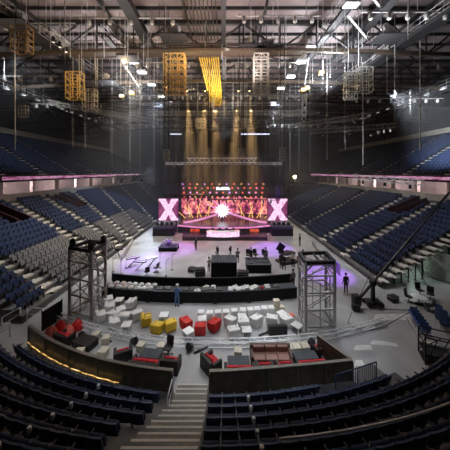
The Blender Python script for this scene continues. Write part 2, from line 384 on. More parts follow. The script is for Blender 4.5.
# dasher barrier around the near end
def barrier(name, a0, a1, label, extra=None, plan=None):
    t = thing(name, label, 'barrier'); t['kind'] = 'structure'
    pts = plan or [bowl(21.72, a0 + (a1 - a0) * i / 20) for i in range(21)]
    MB().wall(pts, 0.0, 1.26, .10).build('board', M['board'], t); MB().wall(pts, 1.26, 1.31, .15).build('cap_rail', M['boardcap'], t)
    mb = MB()
    for i in range(0, 21, 4): mb.box((pts[i].x, pts[i].y - .08, .65), (.05, .06, 1.2))
    mb.build('post', M['boardcap'], t)
    if extra:
        MB().wall(extra, 0, 1.24, .10).build('end_board', M['board'], t); MB().wall(extra, 1.24, 1.29, .15).build('end_cap', M['boardcap'], t)
    return t
aL = bowl_x(21.72, -2.42); aR = bowl_x(21.72, -.72); aRe = bowl_x(21.72, 6.55)
barrier('barrier_wall', R(-31.2), aL, 'curved dark olive barrier in front of the sofas, left of the stair')
PR = [Vector((-.72 + 6.95 * i / 20, 10.42 + .62 * (i / 20) ** 1.3, 0)) for i in range(21)]
barrier('barrier_wall', aR, aRe, 'dark olive barrier right of the stair with a returned end', [(6.23, 11.10), (5.25, 12.75)], PR)
# warm rope light along the foot of the barrier
pts = [bowl(21.90, R(-30.5) + R(18.5) * i / 24, .50 + .02 * math.sin(i * 2.1)) for i in range(25)]
tag(MB().tube(pts, .022, 5).build('rope_light', M['rope']), 'warm glowing rope light along the foot of the curved barrier', 'light strip')

# ------------------------------------------------------------------ seats
def seat_parts(simple=False):
    b = MB(); n = 4; vs = []
    for i in range(n + 1):
        u = -1 + 2 * i / n; bow = .035 * u * u
        for z, dy in ((.40, 0), (.86, -.09), (.90, -.10)):
            zz = z - (.02 * u * u if z > .6 else 0)
            vs += [(u * .258, -.17 + dy + bow + .028, zz), (u * .258, -.17 + dy + bow - .028, zz)]
    fs = []
    for i in range(n):
        a = i * 6; c = a + 6
        fs += [(a, c, c + 2, a + 2), (a + 2, c + 2, c + 4, a + 4), (c + 1, a + 1, a + 3, c + 3), (c + 3, a + 3, a + 5, c + 5), (a + 4, c + 4, c + 5, a + 5), (c, a, a + 1, c + 1)]
    fs += [(0, 2, 3, 1), (2, 4, 5, 3), (n * 6 + 2, n * 6, n * 6 + 1, n * 6 + 3), (n * 6 + 4, n * 6 + 2, n * 6 + 3, n * 6 + 5)]
    b.add(vs, fs)
    c = MB().rbox((0, -.02, .56), (.46, .10, .38), .035, tilt=R(12))
    a = MB().box((-.262, -.03, .30), (.03, .10, .60)).box((-.262, .01, .60), (.05, .36, .035)).box((-.262, -.03, .012), (.06, .22, .025))
    return b, c, a
sb, sc, sa = seat_parts()
SEAT = thing('stadium_seat', 'x', 'seat')
sb.build('backrest', M['seat'], SEAT); sc.build('seat_cushion', M['seatdark'], SEAT); sa.build('side_frame', M['seatframe'], SEAT)
seats = []   # x, y, z, rot, grey, label
near_aisles = [(-1.56, .98)]
for k in range(0, 7):
    rr = row_r(k); pitch = .535 / rr
    amin, amax = R(-29 if k == 0 else -38), (R(20.5) if k < 2 else R(36))
    if k == 0: amax = bowl_x(rr, 4.6)
    segs = {}
    i0 = int(amin / pitch); 
    for i in range(i0, int(amax / pitch)):
        a = i * pitch + .2 * pitch; p = bowl(rr, a)
        if abs(p.x) * FPX > (p.y) * 232: continue
        skip = False
        for ax, hw in near_aisles:
            wd_ = .10 * max(0, 10 - p.y) if -3 < ax < -1 else 0; xx = ax - wd_; hw = hw + wd_
            if abs(p.x - xx) < hw: skip = True
        if 8.6 < p.x - .2 * k < 9.0: skip = True
        if skip: continue
        side = 'left' if p.x < -1.5 else 'right'
        segs.setdefault(side, []).append((p, a))
    for side, lst in segs.items():
        lst.sort(key=lambda t: abs(t[0].x + 1.5))
        for j, (p, a) in enumerate(lst):
            where = 'row by the barrier' if k == 0 else ORD[k] + ' row from barrier'
            seats.append((p.x, p.y, row_z(k), a, 0, 'dark blue seat, %s, %s seat %s of the stair' % (where, ordn(j), side), True))
for sd in (-1, 1):
    aisles = LEFT_AISLES if sd < 0 else RIGHT_AISLES
    for r in range(ROWS):
        t = (r + .5) / ROWS; y = ystart(sd, r) + .5; j = 0
        while y < 80:
            bad = any(abs(y - (a + (b - a) * t)) < .75 for a, b in aisles)
            if sd < 0 and r >= 11 and (abs(y - 26) < 1.1 or abs(y - 37.2) < 1.1): bad = True
            if sd > 0 and r >= 11 and abs(y - 31.5) < 1.1: bad = True
            x = sd * (X0 + DEPTH * (r + .60))
            vis = abs(x) * FPX < y * 240
            if not bad and vis:
                grey = 1 if (sd < 0 and r < 6 and 19.6 < y < 46) else 0
                seats.append((x, y, side_z(r), -sd * R(-90) , grey, '%s seat in the %s bowl, %s row up, %s from its near end' % ('grey' if grey else 'blue', 'left' if sd < 0 else 'right', ORD[r], ordn(j) if j < 58 else 'far'), False))
            y += .56; j += 1
    for r in range(17):
        x = sd * (30.0 + .9 * (r + .6)); y = 15
        while y < 86:
            ya = (y - 16 - .18 * r) / 7.2
            if abs(ya - round(ya)) * 7.2 > .65 and abs(x) * FPX < y * 240:
                seats.append((x, y, 10.1 + .46 * r, sd * R(90), 0, '', False))
            y += .60
for r in range(12):
    for i in range(-48, 49): seats.append((i * .64, 78 + .9 * r - .05, 5 + .45 * r + .4 * r * 0 + (10 + .45 * r) / 2 - 0, R(180), 0, '', False))
def seat_key(s): return (0 if s[6] else 1, s[1])
blue = sorted([s for s in seats if not s[4]], key=seat_key); grey = [s for s in seats if s[4]]
nb = 0; rest = []
for s in blue:
    if nb < 300 and s[5] and 'far' not in s[5]:
        if nb == 0: o = SEAT; o['label'] = s[5]; o['group'] = 'blue folding seats nearest the camera'
        else: o = copy_tree(SEAT, s[5], (0, 0, 0), 0)
        o.location = s[:3]; o.rotation_euler = (0, 0, s[3]); nb += 1
    else: rest.append(s)
def seat_mass(lst, name, mats, label):
    V = []; F = []; MI = []
    prof = [(-.235, -.15, .40), (.235, -.15, .40), (.235, -.25, .89), (-.235, -.25, .89), (-.235, -.20, .40), (.235, -.20, .40), (.235, -.30, .88), (-.235, -.30, .88),
            (-.22, .06, .36), (.22, .06, .36), (.22, -.02, .76), (-.22, -.02, .76), (-.22, -.15, .34), (.22, -.15, .34), (.22, -.13, .72), (-.22, -.13, .72),
            (-.25, -.12, .0), (-.21, -.12, .0), (-.21, -.12, .42), (-.25, -.12, .42), (-.25, -.02, .0), (-.21, -.02, .0), (-.21, -.02, .42), (-.25, -.02, .42)]
    fs = [(0, 1, 2, 3), (5, 4, 7, 6), (3, 2, 6, 7), (0, 3, 7, 4), (2, 1, 5, 6), (8, 9, 10, 11), (11, 10, 14, 15), (8, 11, 15, 12), (10, 9, 13, 14), (16, 17, 18, 19), (21, 20, 23, 22), (17, 21, 22, 18), (20, 16, 19, 23)]
    for s in lst:
        c, n = math.cos(s[3]), math.sin(s[3]); o = len(V)
        V += [(s[0] + c * x - n * y, s[1] + n * x + c * y, s[2] + z) for x, y, z in prof]
        F += [tuple(i + o for i in f) for f in fs]; MI += [0] * 5 + [1] * 4 + [2] * 4
    me = bpy.data.meshes.new(name); me.from_pydata(V, [], F)
    for m in mats: me.materials.append(m)
    me.polygons.foreach_set('material_index', MI); me.update()
    o = bpy.data.objects.new(name, me); COL.objects.link(o); return tag(o, label, 'seats', None, 'stuff')
seat_mass(rest, 'arena_seats', [M['seat'], M['seatdark'], M['seatframe']], 'rows of blue folding seats filling the side bowls and upper decks')
seat_mass(grey, 'retractable_seats', [M['seatgrey'], M['seatgrey'], M['seatframe']], 'block of grey retractable seats low in the left bowl')
# pale aisle end lights on the narrow aisles of the near bowl
for ax in (1.12, -5.35):
    for k in range(0, 6):
        pt_ = .535 / row_r(k); a = (math.floor(bowl_x(row_r(k), ax) / pt_ - .2) + .7) * pt_; p = bowl(row_r(k), a, row_z(k))
        t = thing('aisle_marker', 'small pale aisle marker post, %s row up, narrow aisle %s the stair' % (ORD[k], 'right of' if ax > 0 else 'left of'), 'aisle marker', p, a, 'pale aisle markers between near seats')
        MB().box((0, -.38, .42), (.04, .05, .84)).build('post', M['seatframe'], t); MB().rbox((0, -.36, .86), (.13, .12, .22), .05).build('marker_cap', M['whitetop'], t)

# ------------------------------------------------------------------ railings
def railing(label, pts, z, h, mname, nbar=0, posts=True, r=.03, name='handrail'):
    t = thing(name, label, 'railing'); P = [Vector((p[0], p[1], (p[2] if len(p) > 2 else z))) for p in pts]
    MB().tube([p + Vector((0, 0, h)) for p in P], r).build('top_rail', M[mname], t, True)
    if posts:
        for p in P: MB().tube([p, p + Vector((0, 0, h))], r).build('post', M[mname], t, True)
    if nbar < 0:
        for j in range(-nbar): MB().tube([p + Vector((0, 0, h * (j + 1) / (1 - nbar))) for p in P], r * .7).build('mid_rail', M[mname], t, True)
    if nbar > 0:
        mb = MB()
        for a, b in zip(P[:-1], P[1:]):
            for j in range(1, nbar): q = a.lerp(b, j / nbar); mb.tube([q + Vector((0, 0, .08)), q + Vector((0, 0, h))], r * .5, 5)
            mb.tube([a + Vector((0, 0, .08)), b + Vector((0, 0, .08))], r * .6, 5)
        mb.build('bars', M[mname], t)
    return t
railing('pale stair handrail beside the left barrier end', [(-2.36, 10.05, .3), (-2.36, 9.2, .3)], 0, .95, 'alu', -1, r=.025)
railing('thin stair handrail beside the right barrier end', [(-.76, 10.1, .3), (-.76, 9.5, .3)], 0, .9, 'galv', r=.02)
railing('dark blue fence with upright bars behind the right seats', [(5.0, 10.15), (6.2, 10.5), (7.3, 10.85)], 0.0, 1.35, 'seat', 9)
arc = [bowl(24.1, R(20.8) + R(11) * i / 12, .55) for i in range(13)]
railing('pale curved rail edging the seats by the open floor', arc, 0, .8, 'galv', posts=False, r=.035)
arc = [bowl(row_r(4.75), R(4) + R(29) * i / 24, row_z(4.75)) for i in range(25)]
railing('long curved handrail behind the fifth row of the right seats', arc, 0, 1.0, 'alu', posts=False, r=.028)
arc = [bowl(row_r(4.75), R(-12) - R(26) * i / 24, row_z(4.75)) for i in range(25)]
railing('long curved handrail behind the fifth row of the left seats', arc, 0, 1.0, 'towersteel', posts=False, r=.028)
g = [fl(9, 329), fl(20, 320), fl(28, 322), fl(42, 321)]
railing('steel guard rail on the grey floor below the left seats', [fl(2, 332), fl(20, 321), fl(20.5, 321)], 0, .95, 'alu', -1, r=.035)
railing('short steel guard rail joining the black fence at left', [fl(27, 321), fl(43, 322)], 0, .95, 'alu', -1, r=.035)
railing('steel guard rail at the photo edge by the left vomitory', [fl(-4, 345), fl(10, 337)], 0, .95, 'alu', -1, r=.035)
t = thing('pipe_and_drape', 'black draped fence panel beside the left lighting tower', 'barrier')
a, b = fl(42, 331), fl(62, 317); MB().wall([a, b], 0, 1.25, .06).build('drape', M['blackcloth'], t)
for q in (a, b): MB().tube([q, q + Vector((0, 0, 1.35))], .03).build('post', M['black'], t)

# ------------------------------------------------------------------ truss builders
def box_truss(mb, pts, w=.3, r=.025, step=.4, rd=.014, rungs=False):
    """square lattice truss along a polyline, centred on it"""
    P = [Vector(p) for p in pts]
    L = []
    for i, p in enumerate(P):
        d = (P[min(i + 1, len(P) - 1)] - P[max(i - 1, 0)]).normalized(); u = Vector((0, 0, 1)) if abs(d.z) < .9 else Vector((0, 1, 0))
        x = d.cross(u).normalized() * w / 2; y = x.cross(d).normalized() * w / 2; L.append([p + x + y, p - x + y, p - x - y, p + x - y])
    for c in range(4): mb.tube([l[c] for l in L], r, 5)
    for i in range(len(P) - 1):
        n = max(1, int((P[i + 1] - P[i]).length / step))
        for k in range(n):
            for c in range(4):
                if rungs:
                    d = (c + 1) % 4; mb.beam(L[i][c].lerp(L[i + 1][c], k / n), L[i][d].lerp(L[i + 1][d], k / n), rd * 2)
                    if c in (0, 2): continue
                d = (c + 1) % 4; A = L[i][c].lerp(L[i + 1][c], k / n); B = L[i][d].lerp(L[i + 1][d], (k + 1) / n); mb.beam(A, B, rd * 2)
    return mb

def tower(label, corners, h, mname, lv):
    t = thing('lighting_tower', label, 'truss tower', (sum(c.x for c in corners) / 4, sum(c.y for c in corners) / 4, 0))
    C = [Vector((c.x - t.location.x, c.y - t.location.y, 0)) for c in corners]; Z = Vector((0, 0, 1)); m = M[mname]
    for c in C:
        u = MB().beam(c + Z * .03, c + Z * h, .16).build('upright', m, t); MB().box((c.x, c.y, .015), (.34, .34, .03)).build('base_plate', m, u)
    for i in range(4):
        a, b = C[i], C[(i + 1) % 4]
        MB().beam(a + Z * h, b + Z * h, .20, .22).build('head_beam', M['black'], t)
        MB().beam(a + Z * .22, b + Z * .22, .11).build('foot_beam', m, t)
        for j, z in enumerate(lv): MB().beam(a + Z * z * h, b + Z * z * h, .10).build('cross_rail', m, t)
        zs = [.05] + list(lv) + [.97]
        for j in range(len(zs) - 1):
            p, q = (a, b) if (i + j) % 2 else (b, a); MB().beam(p + Z * zs[j] * h, q + Z * zs[j + 1] * h, .055).build('brace', m, t)
        MB().beam(a.lerp(b, .28) + Z * (h - .08), a + Z * (h - .6), .08).build('knee_brace', m, t); MB().beam(a.lerp(b, .72) + Z * (h - .08), b + Z * (h - .6), .08).build('knee_brace', m, t)
        MB().beam(a.lerp(b, .5) + Z * .22, a.lerp(b, .5) + Z * h * .7, .06).build('mid_post', m, t)
    mid = (C[0] + C[2]) / 2
    MB().beam(C[0].lerp(C[1], .5) + Z * h, C[3].lerp(C[2], .5) + Z * h, .12).build('head_beam', M['black'], t)
    return t
tl = [fl(89, 321), fl(66, 315.5), fl(80, 306), fl(100, 308.5)]; tl = [Vector(c) for c in ((-9.45, 15.95, 0), (-11.5, 16.65, 0), (-11.0, 18.3, 0), (-9.35, 17.6, 0))]
tower('steel lattice lighting tower beside the left seats, dark lamps on top', tl, 4.9, 'towersteel', (.3, .55, .8))
tr = [Vector(c) for c in ((5.35, 14.9, 0), (7.3, 15.0, 0), (7.5, 16.75, 0), (5.5, 16.6, 0))]
tower('square steel lattice tower behind the right sofas', tr, 4.5, 'galv', (.3, .55, .8))
def moving_head(label, p, up_=True, s=1.):
    t = thing('moving_head_lamp', label, 'stage lamp', p)
    sg = 1 if up_ else -1
    MB().rbox((0, 0, sg * .08 * s), (.34 * s, .30 * s, .16 * s), .03).build('base', M['rig'], t)
    y = MB(); [y.box((sx * .17 * s, 0, sg * .30 * s), (.05 * s, .12 * s, .32 * s)) for sx in (-1, 1)]; y.box((0, 0, sg * .17 * s), (.36 * s, .14 * s, .05 * s)); y.build('yoke', M['rig'], t)
    MB().lathe((0, 0, sg * .36 * s), [(.10 * s, -.18 * s), (.13 * s, -.12 * s), (.13 * s, .10 * s), (.15 * s, .20 * s), (.12 * s, .21 * s)], 12, axis=(.3, -.6, sg * .5)).build('head', M['rig'], t, True)
    return t
moving_head('black lamp on top of the left tower, front corner', (-9.5, 16.0, 5.01)); moving_head('black lamp on top of the left tower, outer corner', (-11.3, 16.7, 5.01)); moving_head('black lamp on top of the left tower, rear corner', (-9.45, 17.5, 5.01))
t = tag(box_truss(MB(), [fl(x, y, .2) + Vector((0, .0, .0)) for x, y in ((50, 312), (66, 320), (88, 327), (112, 333), (138, 338), (165, 341), (192, 342.5), (220, 343), (250, 342.5), (280, 340.5), (297, 339))], .32, .034, .9, .013, True).build('lattice_truss', M['whitealu']),
        'long curved silver lattice truss lying on the floor between chairs and sofas', 'truss')
tag(box_truss(MB(), [fl(x, y, .2) for x, y in ((299, 339), (318, 336.5), (338, 333), (358, 328), (386, 321))], .30, .034, .9, .013, True).build('lattice_truss', M['whitealu']), 'silver lattice truss lying on the floor past the right tower', 'truss')

# ------------------------------------------------------------------ people
def person(label, loc, rz, top, legs, hair='hair', arms='down', h=1.75, cap=None, lean=0.):
    t = thing('person', label, 'person', loc, rz); s = h / 1.75
    V = []; E = []; RD = []
    def add(p, r, par=None):
        V.append((p[0] * s, p[1] * s, p[2] * s)); RD.append((r[0] * s, r[1] * s) if isinstance(r, tuple) else (r * s, r * s))
        if par is not None: E.append((par, len(V) - 1))
        return len(V) - 1
    ly = lean
    pel = add((0, 0, .97), (.15, .105)); wai = add((0, .01 + ly * .25, 1.12), (.135, .095), pel); che = add((0, .0 + ly * .7, 1.33), (.165, .11), wai)
    nck0 = add((0, ly * .9, 1.46), (.075, .07), che); nck = add((0, .01 + ly, 1.53), .052, nck0); hd0 = add((0, .03 + ly * 1.1, 1.60), (.072, .082), nck); hd = add((0, .025 + ly * 1.15, 1.68), (.078, .094), hd0); add((0, .015 + ly * 1.15, 1.735), (.05, .06), hd)
    add((0, .135 + ly * 1.15, 1.655), .014, hd)
    for sx in (-1, 1):
        sh = add((sx * .175, ly * .8, 1.405), .062, che)
        if arms == 'down': el, wr = (sx * .235, -.02 + ly * .6, 1.13), (sx * .245, .08 + ly * .6, .88)
        elif arms == 'forward': el, wr = (sx * .235, .08 + ly, 1.14), (sx * .17, .33 + ly, 1.08)
        else: el, wr = (sx * .26, .10 + ly, 1.20), (sx * .12, .25 + ly, 1.42)
        e = add(el, .047, sh); w_ = add(wr, .032, e)
        dv = (Vector(wr) - Vector(el)).normalized(); side = Vector((1, 0, 0)) if abs(dv.x) < .8 else Vector((0, 1, 0)); side = (side - dv * side.dot(dv)).normalized(); cl = dv.cross(side).normalized() * (-1 if sx < 0 else 1)
        pm = add(Vector(wr) + dv * .055, (.036, .022), w_); W = Vector(wr)
        for j, ln in enumerate((.062, .072, .067, .052)):
            o = side * (.027 - .018 * j); k = add(W + dv * .10 + o, .0095, pm); add(W + dv * (.10 + ln * .6) + o * 1.05 + cl * .012, .0088, k); add(W + dv * (.10 + ln) + o * 1.05 + cl * .035, .008, len(V) - 1)
        th = add(W + dv * .06 + side * .045 * (-sx if abs(side.x) > .5 else 1), .011, pm); add(W + dv * .105 + side * .058 * (-sx if abs(side.x) > .5 else 1), .0095, th)
        hp = add((sx * .095, 0, .90), (.092, .10), pel); kn = add((sx * .11, .03, .50), (.062, .066), hp); an = add((sx * .115, -.01, .10), .044, kn); add((sx * .13, .13, .045), (.042, .036), an)
    me = bpy.data.meshes.new('body'); me.from_pydata(V, E, []); o = bpy.data.objects.new('body', me); COL.objects.link(o)
    o.modifiers.new('s', 'SKIN'); ld = me.skin_vertices[0].data; o.modifiers['s'].use_smooth_shade = True
    for i, r in enumerate(RD): ld[i].radius = r
    ld[0].use_root = True
    su = o.modifiers.new('d', 'SUBSURF'); su.levels = 1; su.render_levels = 1
    dg = bpy.context.evaluated_depsgraph_get(); nm = bpy.data.meshes.new_from_object(o.evaluated_get(dg)); bpy.data.objects.remove(o)
    nm.materials.clear(); [nm.materials.append(M[k]) for k in ('skin', legs, top, 'black')]
    wrists = [Vector(v) for v in ()]
    for p in nm.polygons:
        z = p.center.z / s; x = abs(p.center.x) / s; y = p.center.y / s
        if z < .085: mi = 3
        elif z < .98 and x < .20: mi = 1
        elif z > 1.485 and x < .12: mi = 0
        else:
            mi = 2
            if arms == 'down' and z < .89 and x > .2: mi = 0
            if arms == 'forward' and y > .32 + ly: mi = 0
            if arms == 'up' and z > 1.40 and y > .22 + ly: mi = 0
        p.material_index = mi
    zmin = min(v.co.z for v in nm.vertices)
    for v in nm.vertices: v.co.z -= zmin
    b = bpy.data.objects.new('body', nm); COL.objects.link(b); b.parent = t
    hc = Vector((0, (.015 + ly * 1.15) * s, 1.695 * s - zmin))
    prof = [(.125 * s, -.01 * s), (.128 * s, .03 * s), (.112 * s, .07 * s)] + [(.09 * s, .095 * s), (.02 * s, .115 * s)] if cap else [(.096 * s, -.06 * s), (.104 * s, 0), (.098 * s, .05 * s), (.07 * s, .085 * s), (.02 * s, .10 * s)]
    hm = MB().lathe(hc + Vector((0, -.012, .0)), prof, 14)
    hm.build('cap' if cap else 'hair', M[cap or hair], t, True)
    if cap: MB().prism([(-.08 * s, 0), (.08 * s, 0), (.055 * s, .10 * s), (-.055 * s, .10 * s)], hc + Vector((0, .075 * s, .0)), (1, 0, 0), (0, 1, -.15), .012).build('cap_peak', M[cap], t)
    e = MB()
    for sx in (-1, 1): e.lathe(hc + Vector((sx * .032 * s, .093 * s, -.02 * s)), [(.004, -.010), (.011, 0), (.004, .010)], 8, axis=(0, 1, 0))
    e.build('eyes', M['black'], t)
    return t
person('person in blue workwear and white cap leaning over the black counter', (-3.72, 17.45, 0), R(-4), 'blueclad', 'blueclad', cap='whitetop', arms='forward', h=1.78, lean=.06)

# ------------------------------------------------------------------ black counter pit with clutter
def yfront(x): return 18.05 + .0115 * (x + 2) ** 2
def yback(x): return 20.25 + .013 * (x + 2) ** 2
XS = [-10.3 + 16.3 * i / 24 for i in range(25)]
t = thing('black_hoarding', 'black hoarding along the near side of the cluttered counter', 'barrier')
MB().wall([(x, yfront(x)) for x in XS], 0, .86, .08).build('panel', M['blackcloth'], t); MB().wall([(x, yfront(x)) for x in XS], .86, .89, .16).build('top_rail', M['black'], t)
for i in range(2, 25, 4):
    x = XS[i]; MB().box((x, yfront(x) - .10, .02), (.35, .2, .04)).beam((x, yfront(x) - .18, .04), (x, yfront(x) - .05, .45), .04).build('brace_foot', M['black'], t)
t = thing('black_hoarding', 'black hoarding along the stage side of the cluttered counter', 'barrier')
MB().wall([(x * 1.03, yback(x)) for x in XS], 0, .95, .08).build('panel', M['blackcloth'], t); MB().wall([(x * 1.03, yback(x)) for x in XS], .95, .98, .14).build('top_rail', M['black'], t)
t = thing('long_counter', 'long dark counter between the two black hoardings', 'counter')
MB().wall([(x, yfront(x) + .62) for x in XS], .68, .74, .95).build('counter_top', M['charcoal'], t)
for i in range(1, 24, 3):
    x = XS[i]; MB().box((x, yfront(x) + .62, .34), (.06, .7, .68)).build('leg', M['black'], t)
CT = .74
def cpos(px, dy): 
    x = (px - 225) / FPX * 18.8; return Vector((x, yfront(x) + .32 + dy, CT))
bowlp = [(.09, 0), (.15, .02), (.22, .10), (.24, .19), (.22, .18), (.13, .05), (.01, .04)]
wb = thing('white_bowl', '', 'bowl', (0, 0, 0), 0, 'white bowls on the black counter'); MB().lathe((0, 0, 0), bowlp, 16).build('shell', M['whitetop'], wb, True); MB().lathe((0, 0, .13), [(.20, 0), (.18, .09), (.09, .15), (.01, .16)], 14).build('cover', M['white'], wb, True)
spots = [(105.5, .42), (110, -.05), (112.5, .55), (118, .02), (119.5, .58), (126, .55), (124.5, .0), (131, .02), (132.5, .58), (138, .0), (139.5, .56), (144.5, .02), (146.5, .58), (151, .05), (153, .6)]
for i, (px, dy) in enumerate(spots):
    lab = 'white covered bowl on the black counter, %s from its left end' % ORD[i]
    p = cpos(px, dy)
    if i == 0: wb.location = p; wb['label'] = lab
    else: copy_tree(wb, lab, p, random.random())
for i, (px, dy, c) in enumerate(((114.5, .27, 'red'), (121.5, .3, 'red'), (128.2, .3, 'red'), (262, .2, 'red'), (146, .2, 'cream'))):
    p = cpos(px, dy); o = MB().rbox((0, 0, .05), (.30, .22, .1), .045, .1).rbox((.05, .02, .12), (.2, .16, .06), .028, .2).build('folded_cloth', M[c], None, True); o.location = p
    tag(o, ['red folded cloth among white bowls nearest the counter end', 'red folded cloth tucked between white bowls', 'red folded cloth before the bowl cluster middle', 'red folded cloth near the right end of the counter', 'cream folded cloth among the white bowls'][i], 'cloth')
desk = thing('mixing_console', '', 'console', (0, 0, 0), 0, 'consoles on the black counter')
MB().prism([(-.2, 0), (.2, 0), (.2, .12), (.12, .17), (-.2, .06)], (-.28, 0, 0), (0, 1, 0), (0, 0, 1), .56).build('body', M['black'], desk); mb = MB()
for i in range(7):
    for j in range(3): mb.box((-.22 + .073 * i, -.12 + .09 * j, .085 + .031 * j), (.025, .03, .02))
mb.build('controls', M['galv'], desk)
for i, px in enumerate((160, 168, 186, 194, 203, 211, 220, 277)):
    lab = 'small black control console on the counter, %s from the white bowls' % ORD[i]; p = cpos(px, .25 + .12 * (i % 2))
    if i == 0: desk.location = p; desk['label'] = lab
    else: copy_tree(desk, lab, p, random.uniform(-.25, .25))
for i, (px, dy) in enumerate(((206, .62), (231, .3), (235, .55), (239, .25), (243, .4), (247, .55), (251, .3), (256, .5), (268, .45), (198, .1), (213, .66))):
    mb = MB(); n = 7; vs = []
    for a in range(n):
        for b in range(n): vs.append(((a / (n - 1) - .5) * .52, (b / (n - 1) - .5) * .4, .03 + .22 * random.random() * (1 - abs(a - 3) / 4)))
    vs += [(x, y, 0) for x, y, z in vs]; q = n * n; fs = []
    for a in range(n - 1):
        for b in range(n - 1): k = a * n + b; fs += [(k, k + n, k + n + 1, k + 1), (q + k, q + k + 1, q + k + n + 1, q + k + n)]
    for a in range(n - 1): fs += [(a, a + 1, q + a + 1, q + a), (q - n + a, q + q - n + a, q + q - n + a + 1, q - n + a + 1), (a * n, q + a * n, q + (a + 1) * n, (a + 1) * n), (a * n + n - 1, (a + 1) * n + n - 1, q + (a + 1) * n + n - 1, q + a * n + n - 1)]
    o = mb.add(vs, fs).build('crumpled_paper', M['paper']); o.location = cpos(px, dy); o.rotation_euler.z = random.random() * 3
    tag(o, 'crumpled white paper on the black counter, number %s of the loose sheets along it' % ORD[i], 'paper', 'crumpled papers on the counter')

# ------------------------------------------------------------------ lounge furniture
def tub_chair(name, label, m, group=None, w=.76, d=.70, h=.64):
    t = thing(name, label, 'armchair', (0, 0, 0), 0, group)
    b = MB().rbox((0, 0, .24), (w, d, .42), .07); b.v = [(x * (.86 + .14 * min(1, z / .3)), y * (.86 + .14 * min(1, z / .3)), z) for x, y, z in b.v]; b.build('base', m, t, True)
    MB().rbox((0, -d / 2 + .12, .50), (w, .24, .34), .07).build('backrest', m, t, True)
    for sx in (-1, 1): MB().rbox((sx * (w / 2 - .08), .02, .49), (.16, d - .10, .20), .06).build('armrest', m, t, True)
    MB().rbox((0, .10, .50), (w - .33, d - .28, .14), .04).build('seat_cushion', m, t, True)
    for sx in (-1, 1):
        for sy in (-1, 1): MB().tube([(sx * (w / 2 - .14), sy * (d / 2 - .14), 0), (sx * (w / 2 - .14), sy * (d / 2 - .14), .05)], .025).build('foot', M['black'], t)
    return t
def pouf(label, m, group, s=.46):
    t = thing('cube_pouf', label, 'pouf', (0, 0, 0), 0, group)
    MB().rbox((0, 0, s * .5), (s, s, s - .02), .045).build('body', m, t, True); MB().rbox((0, 0, s + .015), (s - .02, s - .02, .05), .02).build('seat_pad', M['whitetop'], t, True)
    return t
def low_table(label, group, w=.62, h=.42):
    t = thing('low_table', label, 'table', (0, 0, 0), 0, group)
    MB().rbox((0, 0, h - .03), (w, w, .06), .02).build('table_top', M['whitetop'], t)
    for sx in (-1, 1):
        for sy in (-1, 1): MB().box((sx * (w / 2 - .06), sy * (w / 2 - .06), (h - .06) / 2), (.06, .06, h - .06)).build('leg', M['white'], t)
    return t
PROTO = {}
def place(key, maker, label, px, py, rz, group=None):
    p = fl(px, py)
    if key not in PROTO:
        PROTO[key] = maker(); o = PROTO[key]; o['label'] = label
        if group: o['group'] = group
        o.location = p; o.rotation_euler.z = rz
    else: o = copy_tree(PROTO[key], label, p, rz, group)
    return o
W = lambda: tub_chair('tub_chair', '', M['white'])
# white cube poufs in a row before the black hoarding
for i, (px, py) in enumerate(((201, 318.2), (209.5, 318.6), (218, 318.2), (226, 317.6), (234.5, 316.6), (243, 315.6), (250.2, 315.2), (257.2, 314.6), (264.2, 313.8), (271, 313.2))):
    place('pouf', lambda: pouf('', M['white'], None), 'white cube pouf in the row before the hoarding, %s from the stair end' % ORD[i], px, py, random.uniform(-.1, .1), 'white cube poufs in a row')
def table(label, px, py, rz): place('table', lambda: low_table('', None), label, px, py, rz)
table('low white table among the three yellow chairs', 164, 320, .05)
table('low white table behind the middle red chair', 202, 324, .1)
table('tilted low white table in front of the red chairs, against the lattice truss', 188.5, 336.6, .75)
table('low white table between three white chairs near the centre', 242.2, 321.6, .1)
table('low white table standing alone just behind the lattice truss', 246.5, 335.3, .05)
table('low white table by the white chairs beside the coral cushion', 282, 318.5, .55)
table('low white table turned on its corner near the right tower', 297, 330.8, .7)
table('low white table at the back of the left white chairs', 119, 304.3, .05)
table('low white table turned askew amid the left white chairs', 121, 313.5, .6)
table('low white table in front of the left white chairs, by the truss', 126.5, 330, .15)
def chair(kind, m, label, px, py, rz, group): place('chair_' + kind, lambda: tub_chair('tub_chair', '', M[m]), label, px, py, rz, group)
G = 'white tub chairs around the low tables'
for lab, px, py, rz in (
    ('left of the three around the centre table', 230.4, 326, R(-35)), ('with its back to the truss at the centre table', 243.5, 328.5, R(0)), ('right of the three around the centre table', 256.3, 325, R(40)),
    ('left of the two near the right tower', 272, 324.8, R(-15)), ('second from the right tower, turned to the table', 286.5, 325.5, R(20)),
    ('alone on the open floor beside the hoarding, left side', 131, 307.5, R(85)), ('behind the left tower by the back table', 108.5, 304.5, R(-60)), ('left of the askew table', 109.5, 312, R(-70)),
    ('front left of the askew table', 113.2, 320.8, R(-20)), ('in front of the askew table', 124.5, 322, R(5)), ('right of the askew table', 136.8, 319.5, R(40)), ('beside the left tower foot', 101, 320.8, R(-50)),
    ('left of the front table by the truss', 114.5, 328, R(-60)), ('behind the truss near the table in the middle', 233.5, 337, R(15))):
    chair('white', 'white', 'white tub chair ' + lab, px, py, rz, G)
for lab, px, py, rz in (('yellow tub chair at the far left of the table', 146.3, 324.3, R(-70)), ('yellow tub chair nearest the lattice truss', 157.3, 332.3, R(-20)), ('yellow tub chair right of the table', 170.6, 329.6, R(25))):
    chair('yellow', 'yellow', lab, px, py, rz, 'yellow tub chairs')
for lab, px, py, rz in (('red tub chair left of the three', 186, 328, R(-50)), ('red tub chair in the middle of the three', 200.5, 333.4, R(0)), ('red tub chair right of the three', 214.2, 329.5, R(52))):
    chair('red', 'red', lab, px, py, rz, 'red tub chairs')
